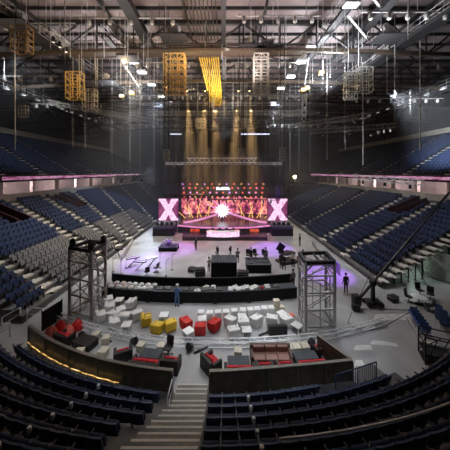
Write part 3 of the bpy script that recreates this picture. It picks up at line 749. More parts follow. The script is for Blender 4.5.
def bean(label, px, py, m, s=1.):
    t = thing('bean_bag', label, 'bean bag', fl(px, py), random.random() * 3, 'coral bean bags by the left tower')
    b = MB().lathe((0, 0, 0), [(.20 * s, 0), (.36 * s, .06), (.40 * s, .20), (.33 * s, .40), (.20 * s, .58), (.10 * s, .68), (.03 * s, .70)], 18)
    b.v = [(x + .05 * z + .02 * math.sin(9 * y), y + .03 * math.sin(8 * x + 5 * z), z) for x, y, z in b.v]; b.build('bag', m, t, True)
    MB().tube([(.03, 0, .66), (.06, .02, .73), (.12, .02, .74)], .02).build('handle', m, t, True)
for lab, px, py, m in (('coral bean bag nearest the black fence', 50.5, 337, 'orange'), ('red bean bag second from the black fence', 60.5, 331, 'red'), ('coral bean bag with a paler side, third from the fence', 68, 336, 'orange'), ('dark red bean bag nearest the left tower', 77.5, 329.8, 'red')):
    bean(lab, px, py, M[m], .92)
o = MB().rbox((0, 0, .06), (.5, .4, .12), .05).build('seat_pad', M['orange'], None, True); o.location = (282 and fl(291, 316).x, fl(291, 316).y, 0); tag(o, 'coral red cushion lying on the floor near the right tower', 'cushion')
# wicker sofas against the barrier, red cushions
def sofa(label, px, py, rz, n, group=None, frame='wicker', cush='redcush', name='wicker_sofa', deep=.8, seat_label=None):
    t = thing(name, label, 'sofa' if n > 1 else 'armchair', fl(px, py), rz, group); w = .66 * n + .30
    MB().rbox((0, 0, .17), (w, deep, .30), .03).build('frame', M[frame], t); MB().rbox((0, -deep / 2 + .09, .48), (w, .18, .58), .03).build('backrest', M[frame], t)
    for sx in (-1, 1): MB().rbox((sx * (w / 2 - .08), .02, .40), (.16, deep - .04, .40), .03).build('armrest', M[frame], t)
    for i in range(n):
        MB().rbox((-w / 2 + .15 + .66 * (i + .5) , .08, .385), (.64, deep - .22, .15), .05).build('seat_cushion', M[cush], t, True)
        MB().rbox((-w / 2 + .15 + .66 * (i + .5), -deep / 2 + .24, .60), (.60, .14, .38), .05, tilt=R(-10)).build('back_cushion', M[cush], t, True)
    for sx in (-1, 1):
        for sy in (-1, 1): MB().box((sx * (w / 2 - .06), sy * (deep / 2 - .06), .015), (.06, .06, .03)).build('foot', M['black'], t)
    return t
def wtable(label, px, py, rz, w=1.2, d=.65, m='charcoal', h=.42):
    t = thing('wicker_table', label, 'table', fl(px, py), rz)
    MB().rbox((0, 0, h / 2 - .02), (w, d, h - .06), .03).build('frame', M['wicker'], t); MB().rbox((0, 0, h - .02), (w + .03, d + .03, .05), .02).build('table_top', M[m], t)
def cube(label, px, py, rz, s=.42, m='cream'):
    t = thing('cube_stool', label, 'stool', fl(px, py), rz)
    MB().rbox((0, 0, s * .44), (s, s, s * .86), .03).build('body', M[m], t, True); MB().rbox((0, 0, s * .9), (s + .02, s + .02, .07), .03).build('seat_pad', M['cream'], t, True)
sofa('dark wicker armchair with red cushions below the bean bags', 64.5, 344, R(-20), 1, deep=.78)
wtable('dark charcoal wicker table beside the left armchair', 85, 346.5, R(-18), 1.3, .75, 'wicker')
for i, (lab, px, py) in enumerate((('cream cube stool in front of the barrier, left of two', 79, 358), ('cream cube stool in front of the barrier, right of two', 103.5, 357), ('pale cube stool behind the charcoal table', 96, 339), ('pale cube stool beside the fallen lamp at left', 106, 343), ('cream cube stool near the dark wicker armchair', 141, 350.5), ('cream cube stool beside the seated dark figure', 161, 351), ('cream cube stool behind the grey wicker table', 238, 356.5))):
    cube(lab, px, py, random.uniform(-.3, .3), .42 if i > 1 else .46)
sofa('dark wicker armchair with a red seat, turned towards the barrier', 123, 361, R(25), 1, deep=.8)
sofa('low red cushioned wicker sofa at the barrier, left of the stair', 145.5, 372.5, R(-8), 2, deep=.8)
wtable('blue grey wicker table behind the red sofa', 151, 360.5, R(-8), 1.1, .62)
sofa('dark wicker armchair with red cushion beside the stair gap', 171, 370, R(-6), 1, deep=.75)
sofa('dark wicker armchair with red cushion right of the stair gap', 211, 369, R(-50), 1, deep=.8)
wtable('grey topped wicker table behind the red bench', 238.5, 368, R(0), 1.15, .6)
sofa('red cushioned wicker sofa along the right barrier behind the grey table', 240, 379.5, R(0), 2, deep=.75)
sofa('big brown leather sofa behind the red armchairs', 271, 362, R(180), 3, frame='brown', cush='tan', name='leather_sofa', deep=.85)
sofa('dark wicker armchair with red seat in front of the brown sofa, near one', 265, 376.5, R(3), 1, deep=.7)
sofa('dark wicker armchair with red seat in front of the brown sofa, second one', 285.5, 375.5, R(4), 1, deep=.7)
wtable('charcoal wicker table between the white stools and red sofa', 305.5, 362.5, R(6), 1.25, .55)
sofa('red cushioned wicker sofa at the right barrier end', 312, 373.5, R(5), 2, deep=.72)
sofa('wicker armchair with red back beside the barrier return', 321, 355.5, R(30), 1, deep=.7)
for i, px in enumerate((288, 296.5, 305)):
    cube('white cube stool in a row behind the charcoal table, %s from the brown sofa' % ORD[i], px, 353.5 - i * .8, .1, .44, 'white')
t = thing('black_bench', 'black upholstered bench behind the truss near the right tower', 'bench', fl(277.5, 334.5), R(5)); MB().rbox((0, 0, .28), (1.15, .55, .5), .04).build('body', M['black'], t); MB().rbox((0, -.22, .62), (1.15, .14, .25), .04).build('backrest', M['black'], t)
t = thing('beige_box', 'upright beige box beside the white poufs', 'box', fl(276.5, 311.5), .1); MB().rbox((0, 0, .42), (.42, .36, .84), .02).build('body', M['cream'], t); MB().box((0, 0, .86), (.45, .39, .04)).build('lid', M['cream'], t)
cube('low cream cube stool beside the upright beige box', 281, 311, .1, .40)
# black lamps and folded stands by the truss
def par_can(label, p, ax):
    t = thing('par_lamp', label, 'stage lamp', p); ax = Vector(ax).normalized()
    MB().lathe((0, 0, .24), [(.09, -.2), (.16, -.12), (.17, .16), (.20, .2), (.17, .21)], 16, axis=ax).build('can', M['black'], t, True)
    MB().tube([(-.2, 0, .24), (-.22, 0, .02), (.22, 0, .02), (.2, 0, .24)], .022).build('yoke', M['black'], t)
for lab, px, py, ax in (('black par lamp lying in front of the truss, left of the yellow chairs', 133.5, 344.5, (1, -.4, .4)), ('black par lamp in front of the truss below the red chairs', 190, 350.5, (-.4, -.8, .5)),
                        ('black par lamp beside the left tower', 82, 338, (.3, -.8, .3)), ('black par lamp on the floor near the barrier return', 311, 346, (0, -.7, .7))): par_can(lab, fl(px, py), ax)
def bundle(label, p, q, m='black'):
    t = thing('folded_stand', label, 'lighting stand'); d = (q - p).normalized(); n = Vector((-d.y, d.x, 0)) * .05
    for k in (-1, 0, 1): MB().tube([p + n * k + Vector((0, 0, .05)), q + n * k * .5 + Vector((0, 0, .05))], .035).build('leg', M[m], t, True)
    MB().lathe(p + d * .3 + Vector((0, 0, .06)), [(.07, -.05), (.09, 0), (.07, .05)], 10, axis=d).build('collar', M[m], t)
bundle('black folded lighting stand lying before the red chairs', fl(194, 354), fl(208, 347.5)); bundle('black folded lighting stand lying beside the left cream stool', fl(103, 333 + 3), fl(111, 342.5)); bundle('black folded stand lying behind the truss by the single table', fl(259, 336.5), fl(268, 332.5))
def desk_chair(label, loc, rz, m='black'):
    t = thing('swivel_chair', label, 'chair', loc, rz)
    MB().rbox((0, 0, .46), (.48, .46, .09), .04).build('seat', M[m], t, True); MB().rbox((0, -.24, .76), (.46, .08, .5), .035, tilt=R(8)).build('backrest', M[m], t, True)
    MB().tube([(0, 0, .08), (0, 0, .44)], .03).build('column', M['black'], t); mb = MB()
    for i in range(5): mb.tube([(0, 0, .09), (.28 * math.cos(i * 1.257), .28 * math.sin(i * 1.257), .04)], .022)
    mb.build('foot_star', M['black'], t)
    for i in range(5): MB().lathe((.28 * math.cos(i * 1.257), .28 * math.sin(i * 1.257), .03), [(.02, -.03), (.03, 0), (.02, .03)], 8).build('caster', M['black'], t)
    return t
desk_chair('black swivel chair behind the wicker armchair by the stair', fl(168, 355.5), R(160))

# ------------------------------------------------------------------ stage
def bx(name, c, d, m, par=None, r=None): return (MB().rbox(c, d, r) if r else MB().box(c, d)).build(name, M[m], par)
t = thing('stage', 'wide black show stage with pink lit edge at the far end', 'stage', (0, 40, 0))
poly = [(-8.2, -1.0), (-4.5, -2.4), (0, -3.0), (4.5, -2.4), (8.2, -1.0), (8.2, 7.6), (-8.2, 7.6)]
MB().prism(poly, (0, 0, 0), (1, 0, 0), (0, 1, 0), 1.35).build('deck', M['deck'], t)
edge = [(-8.2, -1.04), (-4.5, -2.44), (0, -3.04), (4.5, -2.44), (8.2, -1.04)]
MB().wall(edge, 1.12, 1.38, .06).build('light_edge', M['ledray'], t)
MB().prism([(-6.5, -5.6), (6.5, -5.6), (7, -2.6), (-7, -2.6)], (0, 0, 0), (1, 0, 0), (0, 1, 0), .55).build('lower_deck', M['deck'], t)
for i in range(4): MB().box((-5 + 3.3 * i, -2.9 + .25 * abs(i - 1.5) , .8), (1.5, .08, .42)).build('front_panel', M['redglow'], t)  # glow stands in for red show light falling on the stage front
t = thing('led_wall', 'curved pink and purple LED wall at the back of the stage', 'led screen', (0, 50.0, 1.35))
MB().wall([(-9.3 + 18.6 * i / 16, -1.6 * ((i - 8) / 8) ** 2) for i in range(17)], 0, 3.5, .3).build('display', M['ledwall'], t)
MB().wall([(-9.5 + 19 * i / 16, .4 - 1.6 * ((i - 8) / 8) ** 2) for i in range(17)], -1.35, 3.65, .35).build('frame', M['rig'], t)
# glowing star sculpture
t = thing('star_light', 'bright white and pink star shaped light sculpture, centre of the stage', 'light sculpture', (-.55, 43, 3.1))
MB().box((0, .25, -.9), (.4, .3, 1.75)).build('stand', M['rig'], t)
n = 16; MB().prism([((1.45 if i % 2 else .85) * math.cos(math.pi * i / n), (1.45 if i % 2 else .85) * math.sin(math.pi * i / n)) for i in range(2 * n)], (0, .12, 0), (1, 0, 0), (0, 0, 1), .2).build('star', M['ledstar'], t)
for i in range(12):
    a = math.pi * 2 * i / 12 + .15; ln = 2.2 + .9 * (i % 3)
    if math.sin(a) < -.55: continue
    c, s_ = math.cos(a), math.sin(a); MB().prism([(1.3 * c - .12 * s_, 1.3 * s_ + .12 * c), (1.3 * c + .12 * s_, 1.3 * s_ - .12 * c), (ln * c, ln * s_)], (0, .3, 0), (1, 0, 0), (0, 0, 1), .1).build('ray', M['ledflare'], t)
for sx, nm in ((-1, 'left'), (1, 'right')):
    t = thing('swoosh_ramp', 'pink glowing ramp sweeping from the star to the %s of the stage' % nm, 'set piece', (0, 0, 1.35))
    pts = [(sx * (1.2 + 6.2 * u), 42.2 - 2.0 * u, 1.25 * (1 - u) ** 1.6 + .12) for u in [i / 10 for i in range(11)]]
    mb = MB()
    for a, b in zip(pts[:-1], pts[1:]): mb.beam(a, b, .9, .16)
    mb.build('ramp', M['ledray'], t)
    mb = MB()
    for i in (2, 5): mb.beam((pts[i][0], pts[i][1], 0), (pts[i][0], pts[i][1], pts[i][2]), .15)
    mb.build('support', M['rig'], t)
    for i in range(7):  # glowing tubes stand in for golden light beams
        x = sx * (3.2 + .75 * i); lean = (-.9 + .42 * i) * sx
        t = thing('gold_beam_shape', 'slanting gold light tube on the %s of the stage, %s from the star' % (nm, ORD[i]), 'light tube', (x, 44 + .3 * (i % 3), 1.35), 0, 'gold light tubes fanned over the stage')
        MB().tube([(0, 0, .1), (lean * 1.1 - sx * (.9 if i % 2 else -.9), .15, 2.5 + .6 * (i % 2))], .05, 6).build('tube', M['beamgold'], t); MB().box((0, 0, .06), (.3, .3, .12)).build('base', M['rig'], t)
    # pink X screens at the stage sides
    cx, cy = (-9.85 if sx < 0 else 9.15), 39.2
    t = thing('emblem_screen', 'tall pink LED screen with a pale X emblem, %s of the stage' % nm, 'led screen', (cx, cy, 0))
    MB().box((0, .12, 3.95), (3.55, .2, 4.05)).build('frame', M['rig'], t); MB().box((0, 0, 3.95), (3.4, .06, 3.9)).build('display', M['ledx'], t)
    X = [(1.06 * a, 1.02 * b) for a, b in [(-1.6, 1.85), (-.45, 1.85), (0, .85), (.45, 1.85), (1.6, 1.85), (1.6, 1.5), (1.38, 1.42), (.55, 0), (1.38, -1.42), (1.6, -1.5), (1.6, -1.85), (.45, -1.85), (0, -.85), (-.45, -1.85), (-1.6, -1.85), (-1.6, -1.5), (-1.38, -1.42), (-.55, 0), (-1.38, 1.42), (-1.6, 1.5)]]
    MB().prism(X, (0, -.03, 3.95), (1, 0, 0), (0, 0, 1), .05).build('x_emblem', M['ledxw'], t)
    for k in (-1, 1): MB().box((k * 1.3, .3, 1.0), (.2, .3, 2.0)).build('leg', M['rig'], t)
    t = thing('speaker_podium', 'black podium with equipment under the %s emblem screen' % nm, 'podium', (cx - sx * -.3, 37.6, 0))
    MB().box((0, 0, .75), (3.4, 1.6, 1.5)).build('skirt', M['blackcloth'], t); MB().box((0, 0, 1.53), (3.6, 1.8, .08)).build('deck', M['charcoal'], t); MB().box((0, -.86, 1.36), (3.3, .05, .12)).build('light_strip', M['purple'], t)
    for i in range(4): MB().rbox((-1.2 + .8 * i, .2, 1.8), (.5, .45, .46 + .1 * (i % 2)), .05).build('monitor_wedge', M['rig'], t)
# judges' desk
t = thing('judges_desk', 'white glowing curved desk on the low deck before the stage', 'desk', (-.3, 34.2, .55))
pts = [(-2.5 + 5 * i / 10, .5 * ((i - 5) / 5) ** 2 ) for i in range(11)]
MB().wall(pts, .02, .78, .12).build('front', M['ledxw'], t); MB().wall([(x, y + .35) for x, y in pts], .78, .84, .8).build('top', M['whitetop'], t)
for i in range(4): desk_chair('dark chair behind the glowing desk, %s along it' % ORD[i], (-1.95 + 1.1 * i, 35.75, .55), R(180))
# rows of lit show lamps over the LED wall
for j, (z, y, n, mm) in enumerate(((5.3, 47, 15, ('lampred', 'lamppink', 'lampwarmdim')), (6.3, 46.2, 13, ('lamppink', 'lampred', 'lampviolet')), (7.3, 45.6, 14, ('lampred', 'lampred', 'lamppink')), (8.1, 44.8, 12, ('lampviolet', 'lampred', 'lampwarmdim')))):
    t = thing('show_lamp_bar', 'bar of lit red and pink show lamps over the LED wall, %s from the bottom' % ORD[j], 'lighting bar', (-.4, y, z)); MB().tube([(-8.4, 0, .3), (8.4, 0, .3)], .06, 6).build('pipe', M['rig'], t)
    for i in range(n):
        x = -8 + 16 * i / (n - 1); u = MB().lathe((x, 0, 0), [(.12, -.2), (.2, -.12), (.2, .12), (.1, .3)], 8).build('lamp', M['rig'], t); MB().lathe((x, -.2, -.02), [(.18, -.02), (.18, .02)], 8, axis=(0, -1, -.3)).build('lens', M[mm[(i * 7 + j) % 3]], u)
    for k in (-1, 1): MB().tube([(k * 7.8, 0, .3), (k * 7.8, 0, 27 - z)], .02, 4).build('drop_rod', M['steel'], t)
# overhead rig of the stage
def rig_bar(label, p, q, m='rig', wd=.5, legs=2, zt=27.0, ball=0):
    t = thing('rigging_truss', label, 'truss'); box_truss(MB(), [p, q], wd, .05, .8, .03).build('lattice', M[m], t)
    p, q = Vector(p), Vector(q)
    for i in range(legs):
        a = p.lerp(q, (i + .5) / legs); MB().tube([a + Vector((0, 0, wd / 2)), (a.x, a.y, zt)], .022, 4).build('hoist_chain', M['steel'], t)
    for i in range(ball):
        a = p.lerp(q, (i + .5) / ball); u = MB().lathe(a - Vector((0, 0, wd / 2 + .38)), [(.10, -.2), (.15, -.12), (.15, .18), (.08, .34)], 8).build('lamp', M['rig'], t)
        MB().lathe(a - Vector((0, 0, wd / 2 + .60)), [(.12, -.015), (.12, .015)], 8).build('lens', M['lampdim'], u)
    return t
rig_bar('pale lattice truss hanging high above the stage', (-6.2, 37, 12.4), (5.2, 37, 12.4), 'whitealu', .75, 4)
rig_bar('thin long truss crossing just under the pale stage truss', (-10, 37.6, 11.9), (9.5, 37.6, 11.9), 'galv', .3, 4)
rig_bar('black lamp truss low over the front of the stage', (-3, 39, 6.1), (8.6, 39, 6.0), 'rig', .7, 3, ball=9)
rig_bar('black lamp truss low over the left of the stage', (-8.6, 40, 6.2), (-2.2, 40, 6.2), 'rig', .6, 2, ball=5)
rig_bar('wide black truss above the LED wall', (-10.5, 42, 8.4), (10.5, 42, 8.4), 'rig', .7, 4, ball=12)
rig_bar('sloping black truss from the left screen to the stage roof', (-13.5, 40, 8.0), (-6, 41, 9.6), 'rig', .6, 2)
rig_bar('sloping black truss over the right screen', (6, 41, 9.2), (14.5, 40, 7.9), 'rig', .6, 2)
rig_bar('black truss high over the stage, behind the pale truss', (-11, 44, 12.6), (11, 44, 12.6), 'rig', .8, 4, ball=10)
t = thing('blue_sign', 'small bright blue white LED panel above the star', 'led screen', (-.4, 45, 7.2)); MB().box((0, 0, 0), (2.7, .1, .55)).build('display', M['ledblue'], t); MB().box((0, .12, 0), (2.9, .12, .75)).build('frame', M['rig'], t)
for k in (-1, 1): MB().tube([(k * 1.2, .12, .37), (k * 1.2, .12, 19.5)], .02, 4).build('suspension_cable', M['steel'], t)
t = thing('stage_drape', 'tall black drape hanging behind the stage rig', 'drape', (0, 52.5, 0)); pts = [(-14 + 28 * i / 80, .22 * math.sin(i * 1.3)) for i in range(81)]
MB().wall(pts, .1, 13.5, .06).build('cloth', M['blackcloth'], t); MB().tube([(-14, 0, 13.6), (14, 0, 13.6)], .08).build('batten', M['rig'], t)
for i, x in enumerate((-6.8, -3.6, -2.0, 2.4, 4.4)):
    p = (x, 40.5, 25.0); t = thing('beam_lamp', 'amber beam lamp in the dark above the stage, %s across' % ORD[i], 'stage lamp', p, 0, 'amber beam lamps high above the stage')
    MB().lathe((0, 0, .35), [(.12, -.3), (.2, -.2), (.2, .2), (.1, .35)], 10).build('housing', M['rig'], t); MB().lathe((0, 0, .06), [(.17, -.01), (.17, .01)], 10).build('lens', M['lampwarm'], t)
    MB().tube([(0, 0, .6), (0, 0, 2.05)], .03, 5).build('drop_pole', M['steel'], t)
    spot('amber_beam', (x, 40.5, 24.9), (x + (.9, -.6, .8, -1.0, .7)[i], 40.2, 8), 110000, 15, 1, (1, .60, .24), .1)
# floodlight glowing right of the stage
t = thing('flood_lamp', 'glaring warm floodlight on a pole right of the stage', 'lamp', (18.5, 60, 0)); MB().tube([(0, 0, 0), (0, 0, 9.0)], .08).build('pole', M['steel'], t); MB().lathe((0, -.1, 9.2), [(.15, -.25), (.42, .1), (.42, .16)], 14, axis=(0, -1, -.1)).build('head', M['rig'], t); MB().lathe((0, -.28, 9.2), [(.4, -.01), (.4, .02)], 14, axis=(0, -1, -.1)).build('lens', M['lampwarm'], t)
point('flood_glow', (18.5, 59.3, 9.2), 900, (1, .8, .5), .3)

# ------------------------------------------------------------------ camera platform, cases, band gear, crew
def road_case(label, c, d, rz=0, z=0.):
    t = thing('flight_case', label, 'case', (c[0], c[1], z), rz)
    MB().rbox((0, 0, .08 + (d[2] - .08) * .38), (d[0], d[1], (d[2] - .08) * .74), .02).build('body', M['black'], t); MB().rbox((0, 0, d[2] - (d[2] - .08) * .12), (d[0], d[1], (d[2] - .08) * .22), .02).build('lid', M['black'], t)
    MB().box((0, 0, .08 + (d[2] - .08) * .765), (d[0] + .02, d[1] + .02, .03)).build('edge_trim', M['galv'], t)
    for sx in (-1, 1):
        for sy in (-1, 1): MB().lathe((sx * (d[0] / 2 - .08), sy * (d[1] / 2 - .08), .04), [(.03, -.04), (.045, 0), (.03, .04)], 8).build('caster', M['galv'], t)
    return t
t = thing('camera_riser', 'tall black draped camera riser in the middle of the floor', 'platform', (-.1, 22.9, 0))
MB().wall([(-1.25, -.95), (1.25, -.95), (1.25, .95), (-1.25, .95), (-1.25, -.93)], 0, 1.62, .04).build('skirt', M['blackcloth'], t); MB().box((0, 0, 1.66), (2.6, 2.0, .08)).build('deck', M['charcoal'], t)
mb = MB()
for x in (-1.2, 0, 1.2): mb.box((x, 0, .8), (.06, 1.8, 1.6))
mb.build('frame', M['steel'], t)
def tv_camera(label, loc, rz):
    t = thing('broadcast_camera', label, 'camera', loc, rz)
    for i in range(3): MB().tube([(0, 0, .75), (.38 * math.cos(i * 2.094 + .5), .38 * math.sin(i * 2.094 + .5), 0)], .025).build('leg', M['black'], t)
    MB().lathe((0, 0, .8), [(.06, -.08), (.09, 0), (.06, .08)], 10).build('head', M['black'], t)
    MB().rbox((0, -.05, 1.02), (.24, .42, .28), .03).build('body', M['rig'], t); MB().lathe((0, .16, 1.02), [(.10, 0), (.10, .22), (.13, .36), (.12, .37)], 12, axis=(0, 1, 0)).build('lens', M['black'], t); MB().rbox((0, -.3, 1.16), (.2, .12, .16), .02).build('viewfinder', M['rig'], t)
tv_camera('broadcast camera on the black riser, left one', (-.75, 22.7, 1.70), .1); tv_camera('broadcast camera on the black riser, right one', (.55, 22.8, 1.70), -.1)
person('person in white shirt behind the black camera riser, left of two', (-.95, 25.9, 0), 0, 'whitecloth', 'darkcloth', arms='forward', h=1.8)
person('person in pale top behind the black camera riser, right of two', (1.45, 25.8, 0), 0, 'greycloth', 'darkcloth', arms='forward', h=1.75)
person('person in pale shirt bent over gear left of the camera riser', fl(209, 272), R(30), 'whitecloth', 'darkcloth', arms='forward', h=1.6)
road_case('black flight case left of the camera riser', fl(200, 276), (1.0, .7, .8), .2); road_case('small black flight case beside the left riser gear', fl(192, 272), (.7, .6, .5), -.3)
road_case('black flight case right of the camera riser', fl(243, 279), (1.1, .7, .8), -.1)
t = thing('console_platform', 'low black platform with control consoles right of the riser', 'platform', (3.55, 24.3, 0)); MB().box((0, 0, .42), (2.5, 2.0, .84)).build('skirt', M['blackcloth'], t); MB().box((0, 0, .87), (2.6, 2.1, .06)).build('deck', M['charcoal'], t)
for i, (x, y) in enumerate(((2.7, 23.8), (3.5, 24.0), (4.3, 23.9))):
    c = copy_tree(desk, 'control console on the low black platform, %s from the riser' % ORD[i], (x, y, .90), random.uniform(-.2, .2), 'consoles on the platform')
for i, (x, y) in enumerate(((2.55, 24.85), (3.4, 24.95), (4.4, 24.9))): desk_chair('black chair on the low console platform, %s from the riser' % ORD[i], (x, y, .90), R(180 + 20 * i))
person('person in dark clothes behind the console platform, left of two', (3.0, 26.0, 0), R(180), 'darkcloth', 'darkcloth', arms='forward', h=1.8)
person('person in dark clothes behind the console platform, right of two', (4.7, 26.0, 0), R(160), 'greycloth', 'darkcloth', h=1.8)
person('person walking in black before the stage left of the desk', fl(196, 250), R(60), 'darkcloth', 'darkcloth', h=1.75)
for lab, px, py, rz, a, b, am in (('person in black by the piano, left of the group', 281, 268, 200, 'darkcloth', 'darkcloth', 'down'), ('person in black standing in the middle of the piano group', 284, 270, 170, 'darkcloth', 'darkcloth', 'forward'),
    ('person in white shirt in the group right of the riser', 293, 267, 150, 'whitecloth', 'darkcloth', 'forward'), ('person in dark red shirt near the right tower', 299, 269, 190, 'redcloth', 'darkcloth', 'down'), ('person in brownish red top beside the tower', 303, 265, 160, 'redcloth', 'greycloth', 'forward'),
    ('person in grey blue standing alone before the right tower', 293, 288.5, 20, 'greycloth', 'darkcloth', 'down'), ('person in black beside the purple panel, right side', 346, 293, 0, 'darkcloth', 'darkcloth', 'down'),
    ('person in black on the far floor right of the stage', 300, 246, 90, 'darkcloth', 'darkcloth', 'down')):
    person(lab, fl(px, py), R(rz), a, b, arms=am, h=1.75)
t = thing('grand_piano', 'black piano on a small dark riser right of the stage', 'piano', fl(287, 262), R(20))
MB().box((0, 0, .12), (2.2, 1.5, .24)).build('riser', M['black'], t); MB().prism([(-.8, -.5), (.8, -.5), (.8, .2), (.3, .55), (-.8, .6)], (0, 0, .9), (1, 0, 0), (0, 1, 0), .28).build('body', M['deck'], t); MB().box((0, -.62, .93), (1.5, .26, .06)).build('keyboard', M['whitetop'], t)
for x, y in ((-.65, -.4), (.65, -.4), (0, .4)): MB().tube([(x, y, .24), (x, y, .9)], .05).build('leg', M['deck'], t)
MB().beam((-.75, .55, 1.18), (-.2, .55, 1.95), .04, 1.0).build('lid', M['deck'], t)
# left music riser and keyboards in purple light
t = thing('drum_riser', 'dark low riser with equipment left of the stage front', 'platform', fl(169, 249.5)); MB().box((0, 0, .25), (2.4, 1.6, .5)).build('skirt', M['blackcloth'], t); MB().box((0, 0, .52), (2.5, 1.7, .05)).build('deck', M['charcoal'], t)
q = fl(169, 249.5)
def drum_kit(label, loc):
    t = thing('drum_kit', label, 'drums', loc)
    MB().lathe((0, 0, .32), [(.29, -.2), (.3, -.18), (.3, .18), (.29, .2)], 18, axis=(0, 1, 0)).build('bass_drum', M['purple'], t, True)
    for i, (x, y, z, r) in enumerate(((-.3, .02, .72, .16), (.26, .02, .72, .17), (.62, -.2, .40, .22), (-.6, -.25, .55, .18))):
        MB().lathe((x, y, z), [(r - .01, -.14), (r, -.12), (r, .12), (r - .01, .14)], 14).build('drum', M['white'], t, True); MB().tube([(x, y, 0), (x, y, z - .14)], .02, 5).build('stand', M['galv'], t)
    for x, y, z in ((-.85, .1, 1.1), (.8, .15, 1.15)): MB().lathe((x, y, z), [(.24, -.005), (.05, .025), (.02, .03)], 14).build('cymbal', M['gold'], t, True); MB().tube([(x, y, 0), (x, y, z)], .014, 5).build('stand', M['galv'], t)
drum_kit('drum kit with pale drums on the dark riser left of the stage', (q.x, q.y, .545))
def keyboard(label, px, py, rz, m='black'):
    t = thing('stage_keyboard', label, 'keyboard', fl(px, py), rz)
    MB().rbox((0, 0, .90), (1.35, .38, .11), .02).build('body', M[m], t); MB().box((0, -.08, .962), (1.2, .16, .012)).build('keys', M['whitetop'], t)
    for s in (-1, 1): MB().beam((-.45, s * .2, 0), (.45, -s * .2, .84), .05).build('stand', M['black'], t); MB().beam((-.45 * s, 0, .02), (-.45 * s, .01, .03), .05).build('foot', M['black'], t)
keyboard('long keyboard on a crossed stand in the purple light at left', 140, 270, R(-8)); keyboard('second keyboard angled behind in the purple light', 152, 266, R(40), 'galv'); keyboard('keyboard near the white barrier in purple light', 133, 266, R(30))
for i, (px, py) in enumerate(((147, 276), (156, 272))): desk_chair('black stool chair by the purple lit keyboards, %s from the left' % ORD[i], fl(px, py), R(30 + 40 * i))
def mic_stand(label, px, py, h=1.5):
    t = thing('microphone_stand', label, 'microphone stand', fl(px, py)); MB().tube([(0, 0, 0), (0, 0, h)], .018, 5).build('pole', M['black'], t); MB().lathe((0, 0, .02), [(.15, -.02), (.15, 0), (.03, .03)], 12).build('base', M['black'], t); MB().tube([(0, 0, h), (.35, 0, h + .18)], .015, 5).build('boom', M['black'], t); MB().lathe((.36, 0, h + .18), [(.02, -.04), (.035, .02), (.02, .05)], 8).build('microphone', M['galv'], t)
for i, (px, py) in enumerate(((113, 272), (121, 274), (126, 268), (160, 268), (166, 276), (172, 270))): mic_stand('thin black microphone stand on the left floor, %s from the seats' % ORD[i], px, py, 1.6)
def blank_panel(label, a, b, h, m, name='floor_barrier'):
    t = thing(name, label, 'barrier'); MB().wall([a, b], .05, h, .06).build('panel', M[m], t)
    n = max(2, int((a - b).length / 1.6))
    for i in range(n + 1): p = a.lerp(b, i / n); MB().box((p.x, p.y, h / 2), (.07, .07, h)).build('post', M['galv'], t)
blank_panel('white low barrier along the front of the left seats', fl(121, 262), fl(133, 244), .85, 'white'); blank_panel('purple lit panel along the front of the right seats', fl(321, 262) + Vector((.6, .6, 0)), fl(338, 278) + Vector((.4, .4, 0)), 1.15, 'purple')
blank_panel('pale low panel beside the purple panel', fl(311, 246) + Vector((.3, .3, 0)), fl(319, 259) + Vector((.4, .4, 0)), .7, 'ledge')
tv_camera('broadcast camera on a tripod at the edge of the left seats', fl(118, 258), R(-70))

# ------------------------------------------------------------------ camera crane and things on the right floor
t = thing('camera_crane', 'long black camera crane slanting up over the right seats', 'camera crane')
P = Vector((11.7, 17.8, 1.75)); T = Vector((20.4, 20.1, 9.1)); Wt = P + (P - T) * .17; Z = Vector((0, 0, 1))
MB().beam(Wt, P.lerp(T, .45), .13, .15).build('boom', M['black'], t); MB().beam(P.lerp(T, .45), T, .09, .11).build('boom_tip', M['black'], t)
nrm = Vector((0, 0, 1)); apex = P + Vector((-.3, 0, 1.0))
mb = MB().tube([Wt, P + Vector((-.25, -.1, .75)), P.lerp(T, .5) + Z * .45, T], .022, 5).tube([P.lerp(T, .08) + Vector((.3, -.2, 0)), P.lerp(T, .7) + Vector((.22, -.16, 0)), T], .02, 5); mb.build('guy_wire', M['rig'], t)
mb = MB()
for i in range(1, 9): a = P.lerp(T, i * .1); mb.beam(a, a + Z * .42 * (1 - abs(i - 4) / 10), .025)
mb.build('stay', M['rig'], t)
MB().rbox((Wt.x - .05, Wt.y, .62), (.55, .5, .75), .05).build('counterweight', M['black'], t)
MB().beam((P.x, P.y, .35), P, .22).build('column', M['black'], t); MB().lathe(P, [(.2, -.18), (.22, 0), (.2, .18)], 12, axis=(.2, -1, 0)).build('pivot_head', M['rig'], t)
MB().rbox((P.x, P.y, .27), (1.2, .75, .16), .04).build('dolly', M['black'], t)
for sx in (-1, 1):
    for sy in (-1, 1): MB().lathe((P.x + sx * .5, P.y + sy * .36, .16), [(.10, -.06), (.16, -.05), (.16, .05), (.10, .06)], 14, axis=(0, 1, 0)).build('wheel', M['rig'], t)
MB().rbox((Wt.x - .3, Wt.y - .35, .25), (.5, .4, .5), .05).build('weight_box', M['rig'], t)
road_case('black equipment box on the floor beside the crane dolly', fl(393, 301) , (.7, .5, .45), .2)
t = thing('paper_table', 'low round table with white top among black chairs on the right floor', 'table', fl(419, 304)); MB().lathe((0, 0, .58), [(.5, -.03), (.52, 0), (.5, .02)], 20).build('table_top', M['whitetop'], t); MB().tube([(0, 0, 0), (0, 0, .56)], .05).build('column', M['black'], t); MB().lathe((0, 0, .015), [(.3, -.015), (.3, .01), (.06, .03)], 14).build('base', M['black'], t)
